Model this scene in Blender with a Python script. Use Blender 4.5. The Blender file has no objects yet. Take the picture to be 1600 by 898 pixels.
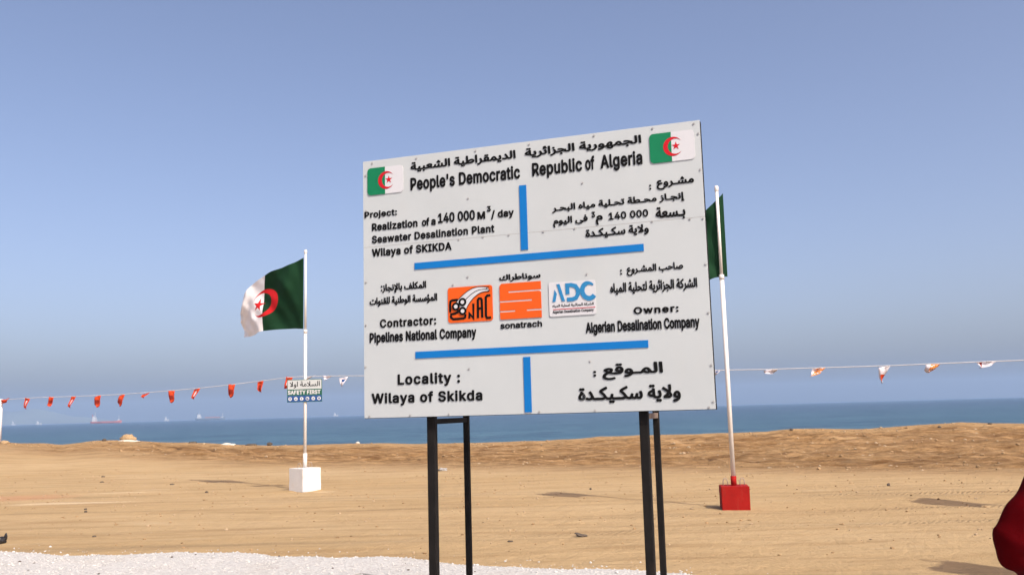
import bpy, bmesh, math, random, os
from mathutils import Vector, Matrix, noise
R = math.radians
random.seed(7)
S = bpy.context.scene
C = S.collection

# ------------------------------------------------------------------ camera, sky, sun, exposure
CAM_H, FPX, PITCH, ROLL = 1.65, 1423.0, R(7.666), R(-1.584)
PW, PH = 1600.0, 898.0
fw = Vector((0, math.cos(PITCH), math.sin(PITCH)))
_r = Vector((1, 0, 0)); _u = _r.cross(fw)
rt = _r * math.cos(ROLL) + _u * math.sin(ROLL)
up = _u * math.cos(ROLL) - _r * math.sin(ROLL)
CO = Vector((0, 0, CAM_H))
cd = bpy.data.cameras.new('camera'); cam = bpy.data.objects.new('camera', cd); C.objects.link(cam)
cam.matrix_world = Matrix.Translation(CO) @ Matrix((rt, up, -fw)).transposed().to_4x4()
cd.sensor_width = 36; cd.lens = FPX / PW * 36; cd.clip_start = 0.05; cd.clip_end = 60000
cd.dof.use_dof = True; cd.dof.focus_distance = 8.0; cd.dof.aperture_fstop = 7.1
S.camera = cam

SUN_EL, SUN_AZ = R(47), R(144)             # azimuth clockwise from +Y (the view direction)
to_sun = Vector((math.sin(SUN_AZ) * math.cos(SUN_EL), math.cos(SUN_AZ) * math.cos(SUN_EL), math.sin(SUN_EL)))
W = bpy.data.worlds.new('World'); S.world = W; W.use_nodes = True
wn = W.node_tree.nodes; wl = W.node_tree.links; wn.clear()
sky = wn.new('ShaderNodeTexSky'); sky.sky_type = 'NISHITA'; sky.sun_disc = False
sky.sun_elevation = SUN_EL; sky.sun_rotation = SUN_AZ
sky.altitude = 0; sky.air_density = 0.7; sky.dust_density = 3.95; sky.ozone_density = 1.5
bg = wn.new('ShaderNodeBackground'); bg.inputs['Strength'].default_value = 0.15
wo = wn.new('ShaderNodeOutputWorld')
tint = wn.new('ShaderNodeMix'); tint.data_type = 'RGBA'; tint.blend_type = 'MULTIPLY'; tint.inputs[0].default_value = 1; tint.inputs[7].default_value = (1.20, 1.08, 1.07, 1)
wl.new(sky.outputs[0], tint.inputs[6]); wl.new(tint.outputs[2], bg.inputs[0]); wl.new(bg.outputs[0], wo.inputs[0])
sd = bpy.data.lights.new('sun', 'SUN'); sd.energy = 4.3; sd.angle = R(0.53); sd.color = (1, 0.95, 0.85)
sun = bpy.data.objects.new('sun', sd); C.objects.link(sun)
sun.rotation_euler = (-to_sun).to_track_quat('-Z', 'Y').to_euler()
S.view_settings.view_transform = 'Standard'; S.view_settings.look = 'None'
S.view_settings.gamma = 1; S.view_settings.use_curve_mapping = False
S.view_settings.exposure = 0.40
S.cycles.max_bounces = 6; S.cycles.volume_bounces = 1

def at(x, y, Y):
    """the world point seen at photo pixel (x, y) at depth Y along the ground"""
    d = rt * ((x - PW / 2) / FPX) - up * ((y - PH / 2) / FPX) + fw
    return CO + d * (Y / d.y)
def on_ground(x, y, z=0.0):
    d = rt * ((x - PW / 2) / FPX) - up * ((y - PH / 2) / FPX) + fw
    return CO + d * ((z - CAM_H) / d.z)
def lerp(a, b, t): return a + (b - a) * t
def sstep(a, b, x):
    t = min(1, max(0, (x - a) / (b - a))); return t * t * (3 - 2 * t)
def interp(tab, x):
    if x <= tab[0][0]: return tab[0][1]
    for (a, b), (c, d) in zip(tab, tab[1:]):
        if x <= c: return b + (d - b) * (x - a) / (c - a)
    return tab[-1][1]

# ------------------------------------------------------------------ materials
class NT:
    def __init__(s, name):
        s.m = bpy.data.materials.new(name); s.m.use_nodes = True
        s.t = s.m.node_tree; s.n = s.t.nodes; s.l = s.t.links
        s.b = s.n['Principled BSDF']; s.out = s.n['Material Output']
    def node(s, kind, **kw):
        n = s.n.new(kind)
        for k, v in kw.items(): setattr(n, k, v)
        return n
    def set(s, sock, v):
        if hasattr(v, 'is_linked') or isinstance(v, bpy.types.NodeSocket): s.l.new(v, sock)
        else: sock.default_value = v
    def pos(s, scale=(1, 1, 1), coord='Object'):
        tc = s.node('ShaderNodeTexCoord'); mp = s.node('ShaderNodeMapping')
        mp.inputs['Scale'].default_value = scale; s.l.new(tc.outputs[coord], mp.inputs[0]); return mp.outputs[0]
    def noise(s, vec, scale, detail=4, rough=.55, out=0):
        n = s.node('ShaderNodeTexNoise'); s.l.new(vec, n.inputs['Vector'])
        n.inputs['Scale'].default_value = scale; n.inputs['Detail'].default_value = detail; n.inputs['Roughness'].default_value = rough
        return n.outputs[out]
    def vor(s, vec, scale, feature='F1', out=0):
        n = s.node('ShaderNodeTexVoronoi', feature=feature); s.l.new(vec, n.inputs['Vector']); n.inputs['Scale'].default_value = scale
        return n.outputs[out]
    def math(s, op, a, b=0.0, c=0.0, clamp=False):
        n = s.node('ShaderNodeMath', operation=op, use_clamp=clamp)
        for i, v in enumerate((a, b, c)): s.set(n.inputs[i], v)
        return n.outputs[0]
    def ramp(s, f, a, b, lo=0.0, hi=1.0):
        n = s.node('ShaderNodeMapRange', clamp=True); s.set(n.inputs[0], f)
        for i, v in zip((1, 2, 3, 4), (a, b, lo, hi)): n.inputs[i].default_value = v
        return n.outputs[0]
    def mix(s, f, a, b, blend='MIX'):
        n = s.node('ShaderNodeMix', data_type='RGBA', blend_type=blend)
        s.set(n.inputs[0], f)
        for i, v in ((6, a), (7, b)): s.set(n.inputs[i], (*v, 1) if isinstance(v, tuple) and len(v) == 3 else v)
        return n.outputs[2]
    def bump(s, h, strength=.5, dist=.02, prev=None):
        n = s.node('ShaderNodeBump'); s.set(n.inputs['Height'], h); n.inputs['Strength'].default_value = strength; n.inputs['Distance'].default_value = dist
        if prev is not None: s.l.new(prev, n.inputs['Normal'])
        return n.outputs[0]
    def xyz(s, v):
        n = s.node('ShaderNodeSeparateXYZ'); s.l.new(v, n.inputs[0]); return n.outputs
    def fin(s, col=None, rough=None, nrm=None, spec=None, metal=None):
        if col is not None: s.set(s.b.inputs['Base Color'], (*col, 1) if isinstance(col, tuple) and len(col) == 3 else col)
        if rough is not None: s.set(s.b.inputs['Roughness'], rough)
        if nrm is not None: s.l.new(nrm, s.b.inputs['Normal'])
        if spec is not None: s.b.inputs['Specular IOR Level'].default_value = spec
        if metal is not None: s.b.inputs['Metallic'].default_value = metal
        return s.m

def paint(name, col, rough=.5, var=.12, scale=6, bump=.0, dirt=None, spec=.4):
    """paint or plain stuff with a little uneven wear"""
    t = NT(name); v = t.pos(); col = tuple(x * 0.80 for x in col)
    n = t.noise(v, scale, 5, .6)
    c = t.mix(t.ramp(n, .3, .7), tuple(x * (1 - var) for x in col), tuple(min(1, x * (1 + var * .6)) for x in col))
    if dirt:
        d = t.ramp(t.noise(t.pos((1, 1, .35)), scale * 1.7, 6, .7), .55, .8, 0, dirt[3])
        c = t.mix(d, c, dirt[:3])
    nr = t.bump(t.noise(v, scale * 8, 3), bump, .01) if bump else None
    return t.fin(c, rough, nr, spec)

def mat_sand():
    t = NT('sand'); v = t.pos(); x, y, z = t.xyz(v)
    def along(sx, sy, rot=0.0):
        m = t.node('ShaderNodeMapping'); m.inputs['Scale'].default_value = (sx, sy, 1); m.vector_type = 'POINT'
        if rot:
            r = t.node('ShaderNodeVectorRotate', rotation_type='Z_AXIS'); r.inputs['Angle'].default_value = rot; t.l.new(v, r.inputs[0]); t.l.new(r.outputs[0], m.inputs[0])
        else: t.l.new(v, m.inputs[0])
        return m.outputs[0]
    def blot(cx, cy, rx, ry, soft, nz):
        a = t.math('DIVIDE', t.math('SUBTRACT', x, cx), rx); b = t.math('DIVIDE', t.math('SUBTRACT', y, cy), ry)
        d = t.math('ADD', t.math('ADD', t.math('MULTIPLY', a, a), t.math('MULTIPLY', b, b)), t.math('MULTIPLY', t.math('SUBTRACT', nz, .5), 2.2)); return t.ramp(d, 1, 1 - soft)
    big = t.noise(along(.3, 1), .25, 4, .6); streak = t.noise(along(.2, 1.3), 1.5, 7, .68); streak2 = t.noise(along(.05, 1.1, R(4)), 2.4, 4, .62)
    mid = t.noise(along(.55, 1.2), 3.6, 6, .72); fine = t.noise(v, 16, 8, .78)
    nz0 = t.noise(along(.4, 0), .12, 3, .5)
    c = t.mix(t.ramp(big, .3, .7), (0.3642, 0.2465, 0.1216), (0.4272, 0.3053, 0.1678))
    c = t.mix(t.ramp(streak, .50, .66, 0, .75), c, (0.2833, 0.1842, 0.0903))
    c = t.mix(t.ramp(streak, .40, .28, 0, .6), c, (0.4766, 0.3722, 0.2397))
    c = t.mix(t.ramp(streak2, .56, .64, 0, .55), c, (0.2698, 0.1908, 0.1032))
    c = t.mix(t.ramp(mid, .56, .72, 0, .6), c, (0.2698, 0.1767, 0.0876))
    c = t.mix(t.ramp(mid, .36, .24, 0, .5), c, (0.5036, 0.3908, 0.2489))
    tread = t.node('ShaderNodeTexWave', wave_type='BANDS'); t.l.new(along(1, 1, R(35)), tread.inputs['Vector']); tread.inputs['Scale'].default_value = 4.0; tread.inputs['Distortion'].default_value = 5.0
    tr = None
    for a0_, sl in ((12.3, .03), (14.1, .035), (16.6, -.05), (18.4, -.05), (21.5, .10), (23.2, .10)):
        d_ = t.math('ABSOLUTE', t.math('SUBTRACT', t.math('ADD', y, t.math('MULTIPLY', t.math('SUBTRACT', nz0, .5), 1.6)), t.math('ADD', t.math('MULTIPLY', x, sl), a0_)))
        k_ = t.ramp(d_, .20, .11); tr = k_ if tr is None else t.math('MAXIMUM', tr, k_)
    tr = t.math('MULTIPLY', tr, t.ramp(t.noise(along(.4, .4), .5, 4, .65), .38, .6, .1, 1))
    c = t.mix(t.math('MULTIPLY', t.math('MULTIPLY', tr, tread.outputs[1]), .13), c, (0.2194, 0.1486, 0.0798)); c = t.mix(t.math('MULTIPLY', tr, .22), c, (0.2550, 0.1758, 0.0958))
    # ploughed band below the crest, its edge running aslant
    nz = t.noise(along(.35, 1), .5, 4, .6)
    q = t.math('ADD', t.math('ADD', y, t.math('MULTIPLY', x, .6)), t.math('MULTIPLY', t.math('SUBTRACT', nz, .5), 5))
    berm = t.ramp(q, 24.2, 29.0)
    clod = t.noise(along(.6, 1.1), 2.6, 9, .75); rut = t.noise(along(.06, 1.0, R(9)), 1.7, 5, .65); rut2 = t.noise(along(.12, 1.2, R(2)), 1.1, 6, .7)
    bc = t.mix(t.ramp(clod, .36, .60), (0.1455, 0.0729, 0.0260), (0.3526, 0.2117, 0.0970))
    bc = t.mix(t.ramp(rut, .50, .60, 0, .7), bc, (0.1322, 0.0640, 0.0234)); bc = t.mix(t.ramp(rut2, .42, .30, 0, .8), bc, (0.3967, 0.2579, 0.1300))
    bc = t.mix(t.math('MULTIPLY', t.ramp(t.math('ADD', y, t.math('MULTIPLY', t.math('SUBTRACT', nz, .5), 4)), 39.5, 42.5), .8), bc, (0.3703, 0.2356, 0.1143))
    st = t.noise(along(.4, 1.5, R(6)), 3.4, 6, .75); bc = t.mix(t.ramp(st, .54, .60, 0, .55), bc, (.085, .040, .015)); bc = t.mix(t.ramp(st, .43, .36, 0, .6), bc, (.46, .30, .165))
    c = t.mix(t.math('MULTIPLY', berm, t.ramp(t.noise(along(.3, 1), .8, 5, .65), .32, .5, .65, 1)), c, bc)
    p = on_ground(20, 778); c = t.mix(t.math('MULTIPLY', blot(p.x, p.y, 1.6, .9, .8, mid), .6), c, (0.3879, 0.1956, 0.1083))
    for px, py, w, h in ((506, 767.5, .3, .10), (200, 769, 1.0, .12), (240, 765, .7, .08), (110, 786, 1.6, .25)):
        p = on_ground(px, py); c = t.mix(t.math('MULTIPLY', blot(p.x, p.y, w, h, .9, fine), .8), c, (0.5642, 0.4357, 0.2859))
    c = t.mix(t.ramp(fine, .35, .75, 0, .4), c, t.mix(.5, c, (0.1763, 0.1111, 0.0520)))
    speck = t.ramp(t.vor(v, 3.3), .06, .035); c = t.mix(t.math('MULTIPLY', speck, .6), c, (0.1322, 0.0889, 0.0520))
    speck = t.ramp(t.vor(along(1, 1.1), 7.3), .085, .05); c = t.mix(t.math('MULTIPLY', speck, .5), c, (0.4937, 0.4001, 0.2686))
    b = t.bump(t.math('ADD', t.noise(v, 3.2, 8, .72), t.math('MULTIPLY', t.math('ADD', t.math('MULTIPLY', clod, berm), t.math('MULTIPLY', t.math('MULTIPLY', tr, tread.outputs[1]), .09)), 2.0)), 1.0, .08)
    b = t.bump(t.noise(v, 26, 5, .75), .55, .015, b)
    return t.fin(c, .95, b, .12)

def mat_gravel():
    t = NT('white_gravel'); v = t.pos()
    cell = t.vor(v, 38, out=1); d = t.vor(v, 38)
    sx = t.xyz(cell)[0]
    c = t.mix(sx, (0.3587, 0.3397, 0.3192), (0.4697, 0.4545, 0.4340))
    c = t.mix(t.ramp(t.noise(v, 1.3, 5, .65), .52, .75, 0, .4), c, (0.3519, 0.3032, 0.2478))
    c = t.mix(t.ramp(sx, .95, .97, 0, .7), c, (0.2508, 0.2280, 0.2128))
    b = t.bump(d, .6, .018); b = t.bump(t.noise(v, 9, 5, .7), .5, .03, b)
    return t.fin(c, .9, b, .2)

def mat_sea():
    t = NT('sea_water'); v = t.pos(); x, y, z = t.xyz(v)
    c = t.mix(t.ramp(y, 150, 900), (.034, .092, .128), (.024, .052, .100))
    c = t.mix(t.ramp(t.noise(t.pos((.25, 1, 1)), .02, 4, .6), .45, .62, 0, .7), c, (.012, .05, .085))
    c = t.mix(t.ramp(t.noise(t.pos((.3, 1, 1)), .14, 5, .7), .5, .68, 0, .55), c, (.055, .125, .155)); c = t.mix(t.ramp(t.noise(t.pos((.3, 1, 1)), .3, 5, .7), .55, .7, 0, .6), c, (.006, .03, .055))
    c = t.mix(t.ramp(t.noise(t.pos((1.6, 1, 1)), .03, 6, .72), .5, .6, 0, .6), c, (.004, .028, .06)); c = t.mix(t.ramp(t.noise(t.pos((1.6, 1, 1)), .045, 6, .72), .42, .34, 0, .7), c, (.06, .13, .165))
    h = t.math('ADD', t.noise(t.pos((.5, 1, 1)), .5, 6, .62), t.math('MULTIPLY', t.noise(t.pos((.45, 1, 1)), .08, 4, .6), 3.0))
    b = t.bump(h, 1.0, 1.1)
    t.b.inputs['IOR'].default_value = 1.33
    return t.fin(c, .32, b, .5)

def mat_cloth(name, cloth):
    """woven cloth, some light passing through; CLOTH(t) gives the colour socket"""
    t = NT(name); col = cloth(t)
    t.fin(col, .85, t.bump(t.noise(t.pos(coord='UV'), 7, 4, .6), .25, .05), .1)
    tr = t.node('ShaderNodeBsdfTranslucent'); t.set(tr.inputs[0], col if not isinstance(col, tuple) else (*col, 1))
    mx = t.node('ShaderNodeMixShader'); mx.inputs[0].default_value = .22
    t.l.new(t.b.outputs[0], mx.inputs[1]); t.l.new(tr.outputs[0], mx.inputs[2]); t.l.new(mx.outputs[0], t.out.inputs[0])
    return t.m

def flag_cloth(green=(.009, .038, .016), white=(.76, .735, .735), red=(.50, .016, .02)):
    """green and white halves, red crescent and five-pointed star; u runs 0..1.5 from hoist to fly, v 0..1"""
    def f(t):
        tc = t.node('ShaderNodeTexCoord'); u, v, _ = t.xyz(tc.outputs['UV'])
        du = t.math('SUBTRACT', u, .75); dv = t.math('SUBTRACT', v, .5)
        def circ(cx, r):
            a = t.math('SUBTRACT', u, cx)
            return t.math('LESS_THAN', t.math('ADD', t.math('MULTIPLY', a, a), t.math('MULTIPLY', dv, dv)), r * r)
        cres = t.math('SUBTRACT', circ(.75, .25), circ(.808, .20), clamp=True)
        sx = t.math('SUBTRACT', u, .845)                        # star: fold the angle into one fifth, then a half-plane
        rr = t.math('SQRT', t.math('ADD', t.math('MULTIPLY', sx, sx), t.math('MULTIPLY', dv, dv)))
        an = t.math('ARCTAN2', dv, t.math('MULTIPLY', sx, -1))
        k = 2 * math.pi / 5
        fo = t.math('ABSOLUTE', t.math('SUBTRACT', t.math('FLOORED_MODULO', t.math('ADD', an, k / 2), k), k / 2))
        px = t.math('MULTIPLY', rr, t.math('COSINE', fo)); py = t.math('MULTIPLY', rr, t.math('SINE', fo))
        # edge from tip (r,0) to notch; normal direction (cos 72, sin 72) for a regular pentagram
        e = t.math('ADD', t.math('MULTIPLY', t.math('SUBTRACT', px, .125), math.sin(R(18))), t.math('MULTIPLY', py, math.cos(R(18))))
        star = t.math('LESS_THAN', e, 0)
        base = t.mix(t.math('GREATER_THAN', u, .75), green, white)
        return t.mix(t.math('MAXIMUM', cres, star), base, red)
    return f

M = {}
M['sand'] = mat_sand(); M['gravel'] = mat_gravel(); M['sea'] = mat_sea()
M['panel'] = paint('white_sheet_paint', (.492, .515, .512), .5, .05, 1.2, .05, (.46, .42, .36, .22))
M['black_letter'] = paint('black_letters', (.0045, .0042, .0042), .65, .2, 10, 0, None, .12)
M['black_steel'] = paint('black_steel_paint', (.012, .010, .009), .7, .35, 7, .05, (.07, .045, .03, .3), .12)
M['blue'] = paint('blue_bar_paint', (.004, .155, .46), .6, .06, 3, 0, None, .15)
M['logo_blue'] = paint('logo_blue', (.02, .20, .42), .4, .05, 3)
M['orange'] = paint('logo_orange', (.70, .098, .010), .6, .04, 4, 0, None, .15)
M['plaque_green'] = paint('plaque_green', (.006, .18, .075), .6, .06, 4, 0, None, .15)
M['plaque_white'] = paint('plaque_white', (.60, .59, .60), .5, .02, 4)
M['plaque_red'] = paint('plaque_red', (.52, .010, .02), .6, .04, 4, 0, None, .15)
M['screw'] = paint('screw_steel', (.42, .41, .40), .4, .3, 60)
M['rust'] = paint('rusty_steel', (.22, .15, .11), .7, .4, 20, .2)
M['pole_white'] = paint('white_pole_paint', (.78, .74, .69), .45, .06, 3, 0, (.45, .36, .27, .35))
M['block_white'] = paint('whitewash', (.77, .75, .72), .85, .06, 4, .3, (.55, .43, .30, .6), .2)
M['block_red'] = paint('red_block_paint', (.33, .010, .007), .8, .16, 5, .3, (.24, .05, .03, .5), .15)
M['iron'] = paint('iron_bar', (.38, .30, .25), .6, .3, 20)
M['rope'] = paint('rope', (.72, .70, .68), .8, .1, 5)
M['rock'] = paint('sandstone_rock', (.43, .29, .155), .95, .3, 2.5, .6)
M['rock_pale'] = paint('pale_stone', (.62, .56, .47), .9, .12, 2.5, .4)
M['clod'] = paint('earth_clod', (0.349, 0.224, 0.112), .95, .3, 2.5, .4)
M['clod_pale'] = paint('dry_clod', (0.432, 0.315, 0.191), .95, .2, 2.5, .4)
M['gravel_stone'] = paint('gravel_stone', (0.567, 0.546, 0.515), .9, .12, 2.5, .4)
M['rock_dark'] = paint('dark_stone', (.10, .075, .055), .9, .4, 8, .6)
M['rag'] = paint('grey_plastic', (.42, .40, .38), .6, .3, 6, .3)
M['burgundy'] = paint('burgundy_cloth', (.080, .0008, .0022), .95, .3, 3, .25, None, .03)
M['skin'] = paint('skin', (.45, .26, .18), .5, .08, 8)
M['shoe'] = paint('black_leather', (.02, .018, .018), .4, .2, 8)
M['sole'] = M['shoe']
M['hull_red'] = paint('ship_red', (.40, .10, .08), .6, .15, .05)
M['hull_blue'] = paint('ship_blue_grey', (.10, .14, .19), .6, .15, .05)
M['ship_white'] = paint('ship_white', (.52, .54, .56), .5, .05, .05)
M['ship_grey'] = paint('ship_pale_grey', (.42, .45, .48), .6, .1, .05)
M['deck_red'] = paint('ship_deck', (.30, .13, .11), .7, .1, .05)
M['hill'] = paint('hill_ground', (.10, .11, .07), .95, .3, .002)
M['sign_green'] = paint('sign_green', (.015, .10, .06), .4, .05, 4)
M['sign_blue'] = paint('sign_blue', (.022, .075, .23), .4, .05, 4)
M['flag'] = mat_cloth('flag_cloth', flag_cloth())
M['pen_orange'] = mat_cloth('orange_pennant', lambda t: (.56, .062, .02))
M['pen_dark'] = mat_cloth('pennant_print', lambda t: (.26, .03, .02))
M['pen_white'] = mat_cloth('white_pennant', lambda t: (.70, .665, .70))
M['pen_amber'] = mat_cloth('amber_pennant', lambda t: (.72, .25, .05))

# ------------------------------------------------------------------ object helpers
def tag(o, label=None, cat=None, group=None, kind=None):
    for k, v in (('label', label), ('category', cat), ('group', group), ('kind', kind)):
        if v: o[k] = v
    return o
def empty(name, loc=(0, 0, 0), rz=0.0):
    o = bpy.data.objects.new(name, None); o.empty_display_size = .2
    o.location = loc; o.rotation_euler = (0, 0, rz); C.objects.link(o); return o
def link(name, me, mats, parent=None, smooth=False):
    if not isinstance(mats, (list, tuple)): mats = [mats]
    for m in mats: me.materials.append(m)
    if smooth: me.polygons.foreach_set('use_smooth', [True] * len(me.polygons))
    o = bpy.data.objects.new(name, me); C.objects.link(o)
    if parent: o.parent = parent
    return o
def obj(name, bm, mats, parent=None, smooth=False):
    me = bpy.data.meshes.new(name); bmesh.ops.recalc_face_normals(bm, faces=bm.faces); bm.to_mesh(me); bm.free()
    o = link(name, me, mats, parent, smooth)
    if name == 'base_block': me.set_sharp_from_angle(angle=R(28))
    return o
def raw(name, vs, fs, mats, parent=None, smooth=False):
    me = bpy.data.meshes.new(name); me.from_pydata([tuple(v) for v in vs], [], fs); me.update()
    return link(name, me, mats, parent, smooth)
def box(bm, c, s, bev=0.0, rot=None, mi=0):
    g = bmesh.ops.create_cube(bm, size=1)['verts']
    for v in g: v.co = Vector((v.co.x * s[0], v.co.y * s[1], v.co.z * s[2]))
    fs = set(f for v in g for f in v.link_faces)
    if bev:
        es = list(set(e for v in g for e in v.link_edges))
        r = bmesh.ops.bevel(bm, geom=es, offset=bev, segments=2, affect='EDGES', profile=.6)
        g = list(set(r['verts']) | set(v for v in g if v.is_valid)); fs = set(f for v in g for f in v.link_faces)
    for v in g:
        if rot is not None: v.co = rot @ v.co
        v.co += Vector(c)
    for f in fs: f.material_index = mi
def tube(bm, pts, rad, n=10, cap=True, mi=0):
    """a round bar through PTS; RAD one radius or one per point"""
    pts = [Vector(p) for p in pts]; rad = rad if isinstance(rad, (list, tuple)) else [rad] * len(pts)
    rings = []; prev = None
    for i, p in enumerate(pts):
        d = (pts[min(i + 1, len(pts) - 1)] - pts[max(i - 1, 0)]).normalized()
        a = Vector((0, 0, 1)) if abs(d.z) < .9 else Vector((1, 0, 0))
        if prev is not None: a = prev
        x = (a - d * a.dot(d)).normalized(); prev = x; y = d.cross(x)
        rings.append([bm.verts.new(p + (x * math.cos(k) + y * math.sin(k)) * rad[i]) for k in [2 * math.pi * j / n for j in range(n)]])
    for a, b in zip(rings, rings[1:]):
        for j in range(n): bm.faces.new((a[j], a[(j + 1) % n], b[(j + 1) % n], b[j])).material_index = mi
    if cap:
        bm.faces.new(rings[0][::-1]).material_index = mi; bm.faces.new(rings[-1]).material_index = mi
def loft(bm, rings, mi=0, cap=True):
    vs = [[bm.verts.new(p) for p in r] for r in rings]; n = len(vs[0])
    for a, b in zip(vs, vs[1:]):
        for j in range(n): bm.faces.new((a[j], a[(j + 1) % n], b[(j + 1) % n], b[j])).material_index = mi
    if cap: bm.faces.new(vs[0][::-1]).material_index = mi; bm.faces.new(vs[-1]).material_index = mi
def rock_bm(bm, c, s, seed, sub=2, amp=.35, mi=0, rot=0.0):
    g = bmesh.ops.create_icosphere(bm, subdivisions=sub, radius=1)['verts']; o = Vector((seed * 7.3, seed * 3.1, seed * 1.7)); m = Matrix.Rotation(rot, 3, 'Z')
    for v in g:
        k = 1 + amp * noise.noise(v.co * 1.3 + o) + amp * .5 * noise.noise(v.co * 3.1 + o)
        p = m @ Vector((v.co.x * s[0], v.co.y * s[1], v.co.z * s[2])) * k; v.co = p + Vector(c)
    for f in set(f for v in g for f in v.link_faces): f.material_index = mi

# ------------------------------------------------------------------ setting: land, gravel, sea, hills
CREST_Y = 45.0
CREST = [(0,692),(25,693),(60,693),(95,695),(120,692),(150,689),(180,687.5),(230,690),(260,691),(300,691.5),(380,695),(430,695.5),(470,695),(520,693),
         (590,692),(640,693),(750,691),(800,689),(850,688),(900,685),(940,682),(1000,680),(1090,678),(1130,676),(1200,674),(1240,669.5),(1330,670.5),
         (1360,670),(1400,667),(1450,663),(1500,660),(1560,661),(1600,661)]
CRT = [(p.x, p.z) for p in (at(x, y, CREST_Y) for x, y in CREST)]
BLK = [on_ground(476.5, 765.5), on_ground(1148.8, 794)]
def land_z(x, y):
    n1 = noise.noise(Vector((x * .09, y * .45, 0))); n2 = noise.noise(Vector((x * .5, y * 1.1, 3))); n3 = noise.noise(Vector((x * .9, y * 2.4, 9)))
    b = sstep(28, 44.6, y) ; cz = interp(CRT, x * CREST_Y / max(y, 20) if y < CREST_Y else x)
    r = sstep(26.5, 30.5, y + .6 * x) * (1 - .8 * sstep(40.5, 44, y))
    rut = noise.noise(Vector((x * .03, y * 1.5, 21)))
    z = cz * b + .028 * n1 + .012 * n2 + .011 * n3 + r * (.07 * n2 + .085 * n3 + .07 * rut + .075 * noise.noise(Vector((x * 1.7, y * 3.9, 5))))
    far = max(0, abs(x) - 60) 
    for p in BLK:
        d = math.hypot(x - p.x, y - p.y)
        if d < 2: z += (.022 + .05 * n3) * math.exp(-(d / .42) ** 2)
    if y > CREST_Y: z -= sstep(45.3, 62, y) * 8.5 + .035 * (y - CREST_Y)
    return z
def axis(dense, far):
    a = [dense[0]]
    while a[-1] < dense[1]: a.append(a[-1] + dense[2])
    s = dense[2]; lo, hi = dense[0], a[-1]
    while hi < far[1]: s *= 1.35; hi += s; a.append(hi)
    s = dense[2]; b = []
    while lo > far[0]: s *= 1.35; lo -= s; b.append(lo)
    return b[::-1] + a
def grid(xs, ys, zf):
    vs = [(x, y, zf(x, y)) for y in ys for x in xs]; n = len(xs)
    return vs, [(j * n + i, j * n + i + 1, (j + 1) * n + i + 1, (j + 1) * n + i) for j in range(len(ys) - 1) for i in range(n - 1)]
xs = axis((-30, 30, .17), (-420, 420)); ys = [y for y in axis((7.5, 31, .13), (-300, 31)) if y < 31]
y = 31.0
while y < 47: ys.append(y); y += .11
ys += [48, 50, 53, 57, 62, 70]
vs, fs = grid(xs, ys, land_z)
tag(raw('ground', vs, fs, M['sand'], None, True), kind='structure')

EDGE = [(0,859),(60,861),(100,864),(160,863),(210,862),(300,859),(380,860),(430,864),(480,865),(530,867),(600,865),(640,868),(700,874),(760,877),(800,880),(860,884),(940,887),(1000,890),(1060,895),(1090,899)]
ET = [(p.x, p.y + .10 + .16 * sstep(.6, 1.4, p.x)) for p in (on_ground(x, y, .02) for x, y in EDGE)]
ET = [(-200, ET[0][1] + 1)] + ET + [(3.6, 8.2), (5.0, 7.2), (9, 6.5), (200, 6)]
def gravel_edge(x): return interp(ET, x) + .07 * noise.noise(Vector((x * 1.7, 0, 4))) + .05 * noise.noise(Vector((x * 5.3, 2, 4)))
def gravel_z(x, t):
    e = gravel_edge(x); y = e - t; n = noise.noise(Vector((x * 1.1, y * 1.4, 8))); n2 = noise.noise(Vector((x * 4, y * 4, 8)))
    return Vector((x, y, land_z(x, y) - .03 + .065 * sstep(-.02, .35, t) + (.012 * n + .006 * n2) * sstep(0, .4, t)))
xg = axis((-9, 6, .07), (-160, 160)); ts = [0]
while ts[-1] < 3.2: ts.append(ts[-1] + .07)
ts += [4, 6, 10, 20, 60, 150]
vs = [gravel_z(x, t) for t in ts for x in xg]; n = len(xg)
fs = [(j * n + i, (j + 1) * n + i, (j + 1) * n + i + 1, j * n + i + 1) for j in range(len(ts) - 1) for i in range(n - 1)]
tag(raw('gravel_path', vs, fs, M['gravel'], None, True), kind='structure')

SEA_Z = -5.0
vs = [(0, 0, SEA_Z)]; fs = []; N = 128; rr = [40, 90, 180, 400, 1000, 2500, 5000, 9400]
for r in rr: vs += [(r * math.cos(2 * math.pi * k / N), r * math.sin(2 * math.pi * k / N), SEA_Z) for k in range(N)]
fs += [(0, 1 + k, 1 + (k + 1) % N) for k in range(N)]
for j in range(len(rr) - 1): fs += [(1 + j * N + k, 1 + (j + 1) * N + k, 1 + (j + 1) * N + (k + 1) % N, 1 + j * N + (k + 1) % N) for k in range(N)]
tag(raw('sea', vs, fs, M['sea'], None, True), kind='structure')

def hills():
    vs, fs = [], []; n = 40
    for j, (dy, k) in enumerate(((-500, 0), (-250, .55), (0, 1), (300, .7), (700, 0))):
        for i in range(n + 1):
            p = at(-220 + 380 * i / n, 640, 8300); t = i / n
            h = 175 * k * (math.sin(math.pi * t) ** .7) * (.8 + .35 * noise.noise(Vector((i * .22, j * .4, 2)))) 
            vs.append((p.x, p.y + dy, SEA_Z - 1 + h))
    for j in range(4): fs += [(j * (n + 1) + i, j * (n + 1) + i + 1, (j + 1) * (n + 1) + i + 1, (j + 1) * (n + 1) + i) for i in range(n)]
    tag(raw('hills', vs, fs, M['hill'], None, True), kind='structure')
hills()

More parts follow.
